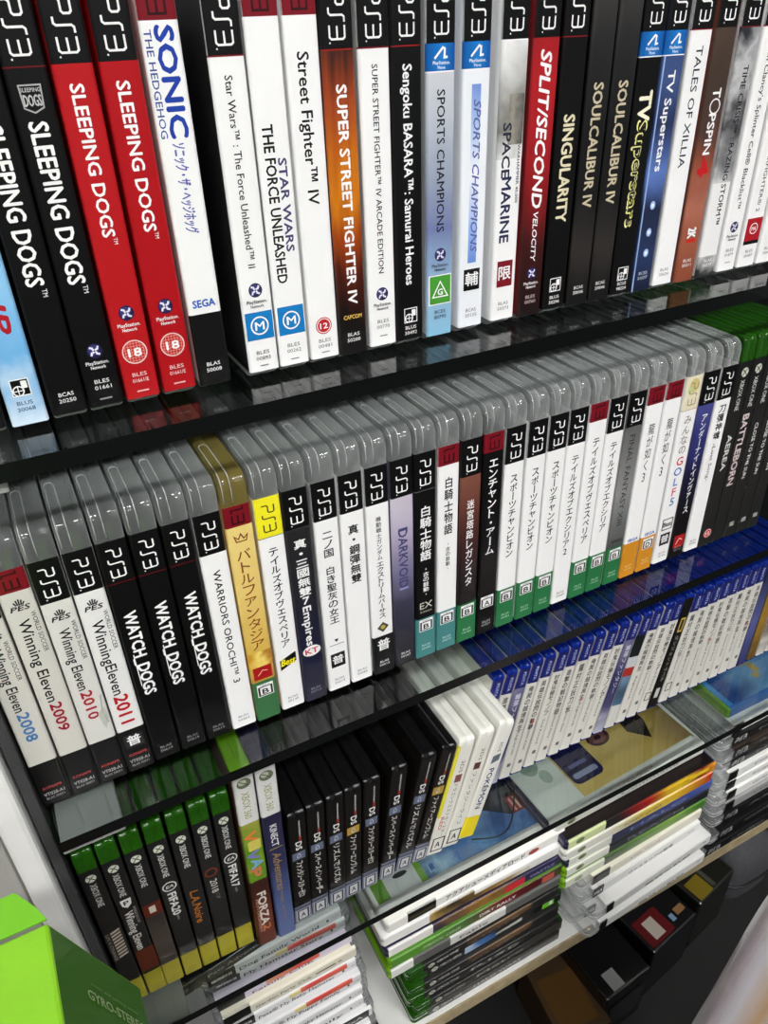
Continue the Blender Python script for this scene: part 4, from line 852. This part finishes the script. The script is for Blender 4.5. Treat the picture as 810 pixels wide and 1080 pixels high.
# ------------------------------------------------------------------ shelves and cabinet
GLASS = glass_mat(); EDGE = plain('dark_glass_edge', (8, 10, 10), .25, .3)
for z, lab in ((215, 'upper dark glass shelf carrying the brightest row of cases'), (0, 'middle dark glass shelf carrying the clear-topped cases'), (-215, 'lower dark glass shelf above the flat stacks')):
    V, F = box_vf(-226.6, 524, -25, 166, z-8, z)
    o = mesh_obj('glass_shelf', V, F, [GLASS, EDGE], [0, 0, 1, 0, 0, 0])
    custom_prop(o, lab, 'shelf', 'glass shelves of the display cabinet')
PANEL = plain('grey_laminate', (70, 71, 72), .4, .1, .15, 40)
DARKB = plain('dark_back_board', (14, 14, 15), .6, 0, .2, 20)
WBOARD = plain('white_laminate', (226, 226, 224), .4, .1, .05, 30)
PLY = plain('raw_plywood_edge', (168, 152, 120), .65, 0, .25, 90)
cab = bpy.data.objects.new('display_cabinet', None); COL.objects.link(cab); cab.location = (.15, .07, -.62); cab.empty_display_size = .02
custom_prop(cab, 'display cabinet with grey side panel, white bottom board and dark back', 'cabinet')
def cab_part(name, x0, x1, y0, y1, z0, z1, m, bev=.6):
    o = bevel_box(name, x0-150, x1-150, y0-70, y1-70, z0+620, z1+620, m, bev, 1, cab); return o
cab_part('side_panel', -236.4, -231, -4, 172, -620, 640, PANEL)
cab_part('side_panel', 525, 531, -25, 172, -620, 640, PANEL)
cab_part('back_panel', -230.6, 525, 167, 172, -620, 640, DARKB)
bb = cab_part('bottom_board', -230.6, 524.8, -24, 166.5, -448, -430, WBOARD)
ed = cab_part('board_edge', -230.6, 524.8, -26, -24.1, -448, -430, PLY, .3)
ed.parent = bb; ed.matrix_parent_inverse = Matrix()
for z in (207, -8, -223):
    br = cab_part('shelf_bracket', -226.4, -194, -22, 20, z-6, z-.2, plain('pale_bracket', (150, 150, 148), .45), .5)

# white neighbouring cupboard at the left
side = bpy.data.objects.new('white_cupboard', None); COL.objects.link(side); side.location = (-.4, .05, -.62); side.empty_display_size = .02
custom_prop(side, 'white cupboard standing close beside the display cabinet at left', 'cupboard')
def sp_(name, x0, x1, y0, y1, z0, z1, m, bev=1): return bevel_box(name, x0+400, x1+400, y0-50, y1-50, z0+620, z1+620, m, bev, 2, side)
CUP = plain('cupboard_white', (226, 226, 224), .45, .1, .08, 14)
sp_('carcass', -560, -238, 2, 172, -618, 640, CUP)
sp_('door', -252, -238, -12, 1.6, -616, 636, plain('cupboard_door_white', (240, 240, 238), .4, .15, .06, 18), 3)
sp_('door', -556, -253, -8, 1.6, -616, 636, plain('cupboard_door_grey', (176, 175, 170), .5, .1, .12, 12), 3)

# ------------------------------------------------------------------ floor, back wall
fl = mesh_obj('floor', [(-2.5, -4.5, -.62), (2.5, -4.5, -.62), (2.5, .3, -.62), (-2.5, .3, -.62)], [(0, 1, 2, 3)], plain('dark_floor', (8, 8, 8), .8, 0, .3, 12)); fl['kind'] = 'structure'
wb = mesh_obj('wall_back', [(-2.5, .3, -.62), (2.5, .3, -.62), (2.5, .3, 2), (-2.5, .3, 2)], [(0, 1, 2, 3)], plain('back_wall_paint', (90, 90, 90), .8)); wb['kind'] = 'structure'
ce = mesh_obj('ceiling', [(-2.5, -4.5, 2.0), (2.5, -4.5, 2.0), (2.5, .3, 2.0), (-2.5, .3, 2.0)], [(0, 3, 2, 1)], plain('ceiling_paint', (170, 170, 168), .9)); ce['kind'] = 'structure'

# ------------------------------------------------------------------ green carton at the lower left
def carton():
    top = .0605
    P = [(-.227, -.110, .0605), (-.2262, -.300, .0605), (-.420, -.300, .0605), (-.420, -.110, .0605)]      # top
    Q = [(-.2052, -.110, -.011), (-.2044, -.300, -.011), (-.436, -.300, -.011), (-.436, -.110, -.011)]      # foot
    r = bpy.data.objects.new('green_carton', None); COL.objects.link(r); r.location = (-.3, -.2, -.011); r.empty_display_size = .02
    custom_prop(r, 'bright green cardboard carton with faint pale lettering in front at left', 'carton')
    off = Vector((-.3, -.2, -.011)); L = lambda p: tuple(Vector(p)-off)
    lime = plain('lime_carton_print', (126, 190, 26), .38, .3, .06, 30, .05)
    V = [L(p) for p in P+Q]
    body = mesh_obj('carton_body', V, [(0, 1, 2, 3)[::-1], (0, 4, 5, 1), (1, 5, 6, 2), (2, 6, 7, 3), (3, 7, 4, 0), (4, 7, 6, 5)], [lime, plain('carton_side_painted_shade', (52, 104, 14), .45, .15, .06, 30)], [0, 1, 1, 1, 1, 1], r)  # all faces but the top take a darker green, painting in their shade
    import bmesh
    bm = bmesh.new(); bm.from_mesh(body.data); bmesh.ops.recalc_face_normals(bm, faces=bm.faces)
    bmesh.ops.bevel(bm, geom=list(bm.edges), offset=.0012, segments=2, profile=.5, affect='EDGES'); bm.to_mesh(body.data); bm.free()
    # raised closing flap behind the top edge, slightly open
    f0 = [(-.2268, -.1095, .0612), (-.420, -.1095, .0612), (-.420, -.094, .0632), (-.2365, -.0935, .0632), (-.2300, -.103, .0620)]
    n = len(f0); T = .0008
    V = [L(p) for p in f0]+[L((p[0], p[1], p[2]+T)) for p in f0]
    F = [tuple(range(n)), tuple(range(2*n-1, n-1, -1))]+[(i, i+n, (i+1) % n+n, (i+1) % n) for i in range(n)]
    mesh_obj('closing_flap', V, F, plain('flap_green', (104, 176, 24), .4, .3, .05, 30), None, r)
    # hang slot on the flap
    # lettering on the shaded right-hand side
    for txt, a0, a1, b, hh, c in (('GYRO-STEREO', .022, .069, .024, .0042, (150, 176, 120)), ('music and gaming series', .026, .064, .0175, .0018, (112, 146, 84))):
        k = want(txt, .02, 0); make_glyphs(); vs, fs, ax, bx, ay, by = _glyph[k]
        A = (Vector(Q[1])-Vector(Q[0])).normalized(); U = (Vector(Q[0])-Vector(P[0])); U.normalize()
        N = A.cross(U); N = N if N.x > 0 else -N
        V = [L(Vector(P[0])+U*(a0+(v[0]-ax)/(bx-ax)*(a1-a0))-A*((v[1]-ay)/(by-ay)*hh)+A*b+N*.0004) for v in vs]
        mesh_obj('lettering', V, fs, ink(c), None, body)
    return r
carton()
st = bpy.data.objects.new('packing_case', None); COL.objects.link(st); st.location = (-.33, -.21, -.62); st.empty_display_size = .02
custom_prop(st, 'tall plain brown packing case that the green carton stands on', 'box')
KRAFT = plain('kraft_board', (120, 92, 58), .7, 0, .15, 30)
bevel_box('body', -95, 88, -80, 85, 0, 600, KRAFT, 2, 2, st); bevel_box('lid', -97, 90, -82, 87, 600.2, 608.6, KRAFT, 1.5, 2, st)

# ------------------------------------------------------------------ goods on the floor under the bottom board
def floor_box(label, name, x, y, w, d, h, rz, body_m, patches, group='boxed goods on the floor under the cabinet', cat='box'):
    r = bpy.data.objects.new(name, None); COL.objects.link(r); r.location = (x*MM, y*MM, -.62); r.rotation_euler = (0, 0, math.radians(rz)); r.empty_display_size = .02
    custom_prop(r, label, cat, group)
    bevel_box('carton_body', -w/2, w/2, -d/2, d/2, 0, h, body_m, 2.5, 2, r)
    for kk, (nm, face, x0, x1, z0, z1, c) in enumerate(patches):
        if face == 'top': V = [(x0*MM, z0*MM, h*MM+.0004+.0003*kk), (x1*MM, z0*MM, h*MM+.0004+.0003*kk), (x1*MM, z1*MM, h*MM+.0004+.0003*kk), (x0*MM, z1*MM, h*MM+.0004+.0003*kk)]
        else: V = [(x0*MM, -d/2*MM-.0004-.0003*kk, z0*MM), (x1*MM, -d/2*MM-.0004-.0003*kk, z0*MM), (x1*MM, -d/2*MM-.0004-.0003*kk, z1*MM), (x0*MM, -d/2*MM-.0004-.0003*kk, z1*MM)]
        mesh_obj(nm, V, [(0, 1, 2, 3)], ink(c, .5), None, r)
    return r
floor_box('ochre cardboard box on the floor at the near end of the board', 'goods_box', 168, -22, 60, 90, 70, -6, plain('ochre_box', (64, 42, 12), .6, 0, .3, 20), [('print_panel', 'top', -24, 20, -36, 20, (84, 58, 20)), ('print_panel', 'front', -26, 22, 14, 60, (46, 28, 12))])
floor_box('black box with small white label under the board', 'goods_box', 222, -12, 66, 90, 92, 4, plain('black_box', (6, 6, 7), .35, .3, .2, 20), [('white_label', 'top', -20, -4, -42, -22, (130, 130, 130)), ('print_panel', 'front', -26, 26, 20, 70, (34, 34, 38))])
floor_box('black box with red patch and white label under the board', 'goods_box', 300, 6, 76, 96, 96, 8, plain('charcoal_box', (8, 8, 10), .4, .3, .2, 20), [('red_patch', 'top', -34, 4, -44, -12, (84, 12, 16)), ('white_label', 'top', -24, -8, -40, -18, (170, 160, 150)), ('print_panel', 'top', 8, 14, -38, -30, (110, 140, 170)), ('print_panel', 'top', 18, 32, -36, -28, (130, 96, 60))])
floor_box('dark olive box with yellow label under the board', 'goods_box', 380, 22, 70, 96, 98, 10, plain('olive_box', (14, 15, 9), .45, .2, .3, 24), [('yellow_label', 'top', -30, -6, -46, -22, (110, 94, 20)), ('pale_strip', 'top', -4, 2, -44, 30, (60, 62, 54))])
floor_box('ochre box with dark ring emblem at the far end under the board', 'goods_box', 582, 30, 90, 110, 110, -12, plain('amber_box', (84, 56, 16), .6, 0, .4, 30), [('dark_emblem', 'top', -30, 0, -44, -14, (40, 26, 16)), ('print_panel', 'top', 6, 34, -30, 20, (96, 66, 24))])
def pouch():
    r = bpy.data.objects.new('carry_pouch', None); COL.objects.link(r); r.location = (.465, .03, -.62); r.empty_display_size = .02
    custom_prop(r, 'grey rounded fabric carry pouch with dark zip under the board', 'pouch')
    V = []; F = []; nu, nv = 28, 12
    for j in range(nv+1):
        b = math.pi*j/nv-math.pi/2
        for i in range(nu):
            a = 2*math.pi*i/nu
            sx = math.copysign(abs(math.cos(a))**.55, math.cos(a)); sy = math.copysign(abs(math.sin(a))**.55, math.sin(a))
            cb = max(0, math.cos(b))**.55; sb = math.copysign(abs(math.sin(b))**.7, math.sin(b))
            V.append((.045*sx*cb, .055*sy*cb, .056+.056*sb))
    for j in range(nv):
        for i in range(nu): F.append((j*nu+i, j*nu+(i+1) % nu, (j+1)*nu+(i+1) % nu, (j+1)*nu+i))
    mesh_obj('pouch_shell', V, F, plain('grey_fabric', (58, 59, 63), .8, 0, .2, 200, .3), None, r, True)
    pts = [(.0462*math.copysign(abs(math.cos(a))**.55, math.cos(a)), .0562*math.copysign(abs(math.sin(a))**.55, math.sin(a)), .056) for a in [2*math.pi*i/40 for i in range(40)]]
    o = bpy.data.objects.new('zip', tube_mesh('zip', pts, .0016, plain('dark_zip', (14, 14, 15), .5), 6, True)); COL.objects.link(o); o.parent = r
pouch()

# ------------------------------------------------------------------ shrink-wrapped package in front at the right
def wrapped():
    r = bpy.data.objects.new('wrapped_package', None); COL.objects.link(r); r.empty_display_size = .02
    custom_prop(r, 'pale package in shiny clear wrap with blue and amber streaks, in front at right', 'package')
    r.location = (.158, -.20, -.62)
    prof = [(-.05, -.02), (-.046, -.03), (.05, -.03), (.056, -.02), (.056, .03), (.05, .036), (-.046, .036), (-.05, .03)]
    def loft(name, grow, mat, wob):
        V = []; F = []; n = 48; N = 26; rnd = random.Random(3)
        ph = [rnd.random()*6 for _ in range(6)]
        for j in range(N+1):
            z = .50*j/N; lean = .085*(z/.5); taper = 1-.1*(z/.5)**3-(.5 if j == N else 0)
            for i in range(n):
                a = 2*math.pi*i/n; ca, sa = math.cos(a), math.sin(a)
                e = .35
                x = .055*math.copysign(abs(ca)**e, ca)*taper; y = .04*math.copysign(abs(sa)**e, sa)*taper
                w = wob*(math.sin(7*a+ph[0]+z*14)+.6*math.sin(13*a+ph[1]-z*23)+.5*math.sin(z*60+ph[2]+3*a))
                f = 1+(grow+w)
                V.append((x*f+lean, y*f, z))
        for j in range(N):
            for i in range(n): F.append((j*n+i, j*n+(i+1) % n, (j+1)*n+(i+1) % n, (j+1)*n+i))
        F += [tuple(reversed(range(n))), tuple(range(N*n, (N+1)*n))]
        return mesh_obj(name, V, F, mat, None, r, True)
    loft('printed_card', 0, art('streaked_card', [(110, 122, 180), (236, 236, 244), (244, 242, 248), (226, 170, 80), (240, 236, 244), (150, 100, 120), (236, 234, 244)], 'Y', -.046, .046, .12, 18, (.4, 1.6, .15)), 0)
    loft('clear_wrap', .04, see_through('clear_wrap_film', (235, 236, 240), .82, None, .08), .012)
wrapped()

# thin black cord lying over the blue cover
cord = []
for i in range(25):
    t = i/24
    cord.append((.046+.062*t, -.006-.020*math.sin(t*math.pi)+.028*t, -.2132+.0008*math.sin(t*9)))
o = bpy.data.objects.new('cord', tube_mesh('cord', cord, .0007, plain('black_cord', (10, 10, 10), .5), 6)); COL.objects.link(o)
custom_prop(o, 'thin black cord curling on the glass below the yellow-footed case', 'cord')

# ------------------------------------------------------------------ ceiling lights
EMIT, n, l = new_mat('lamp_diffuser'); b = n['Principled BSDF']
b.inputs['Emission Color'].default_value = (1, .985, .96, 1); b.inputs['Emission Strength'].default_value = 75
HOUS = plain('lamp_housing', (200, 200, 200), .5)
for i, (x, y, lab) in enumerate(((-.5, -1.5, 'left one of the two ceiling lamps nearest the cabinet'), (.7, -1.5, 'right one of the two ceiling lamps nearest the cabinet'), (-.3, -3.3, 'left one of the two ceiling lamps far from the cabinet'), (.9, -3.3, 'right one of the two ceiling lamps far from the cabinet'), (-1.8, -1.1, 'unseen lamp added far off to the left to brighten the wrapped package'))):  # the last lamp is an added fill for the wrapped package's left side
    r = bpy.data.objects.new('ceiling_lamp', None); COL.objects.link(r); r.location = (x, y, 1.999); r.empty_display_size = .02
    custom_prop(r, lab, 'lamp', 'ceiling lamps above the aisle')
    bevel_box('housing', -420, 420, -95, 95, -45, -1, HOUS, 3, 2, r)
    bevel_box('diffuser', -410, 410, -85, 85, -52, -45.2, EMIT, 2, 2, r)
w = bpy.data.worlds.new('shop_ambient'); SC.world = w; w.use_nodes = True
w.node_tree.nodes['Background'].inputs[0].default_value = (.92, .96, 1, 1); w.node_tree.nodes['Background'].inputs[1].default_value = .13

# ------------------------------------------------------------------ camera
cd = bpy.data.cameras.new('camera'); cam = bpy.data.objects.new('camera', cd); COL.objects.link(cam)
R = Matrix(((0.8868162442, -0.4609703605, -0.0326079090), (-0.2737790808, -0.4672294832, -0.8406792640), (0.3722928470, 0.7544553909, -0.5405507370)))
right, down, fwd = R[0], R[1], R[2]
cam.matrix_world = Matrix(((right[0], -down[0], -fwd[0], -.17861977), (right[1], -down[1], -fwd[1], -.32348898), (right[2], -down[2], -fwd[2], .35434259), (0, 0, 0, 1)))
cd.sensor_fit = 'VERTICAL'; cd.sensor_height = 36; cd.sensor_width = 27; cd.lens = 813.8936/1080*36
cd.clip_start = .01; cd.clip_end = 30
SC.camera = cam
SC.view_settings.view_transform = 'Standard'; SC.view_settings.look = 'None'; SC.view_settings.gamma = 1
SC.view_settings.use_curve_mapping = False; SC.view_settings.exposure = .18
SC.cycles.transparent_max_bounces = 32; SC.cycles.max_bounces = 10
SC.cycles.use_denoising = True
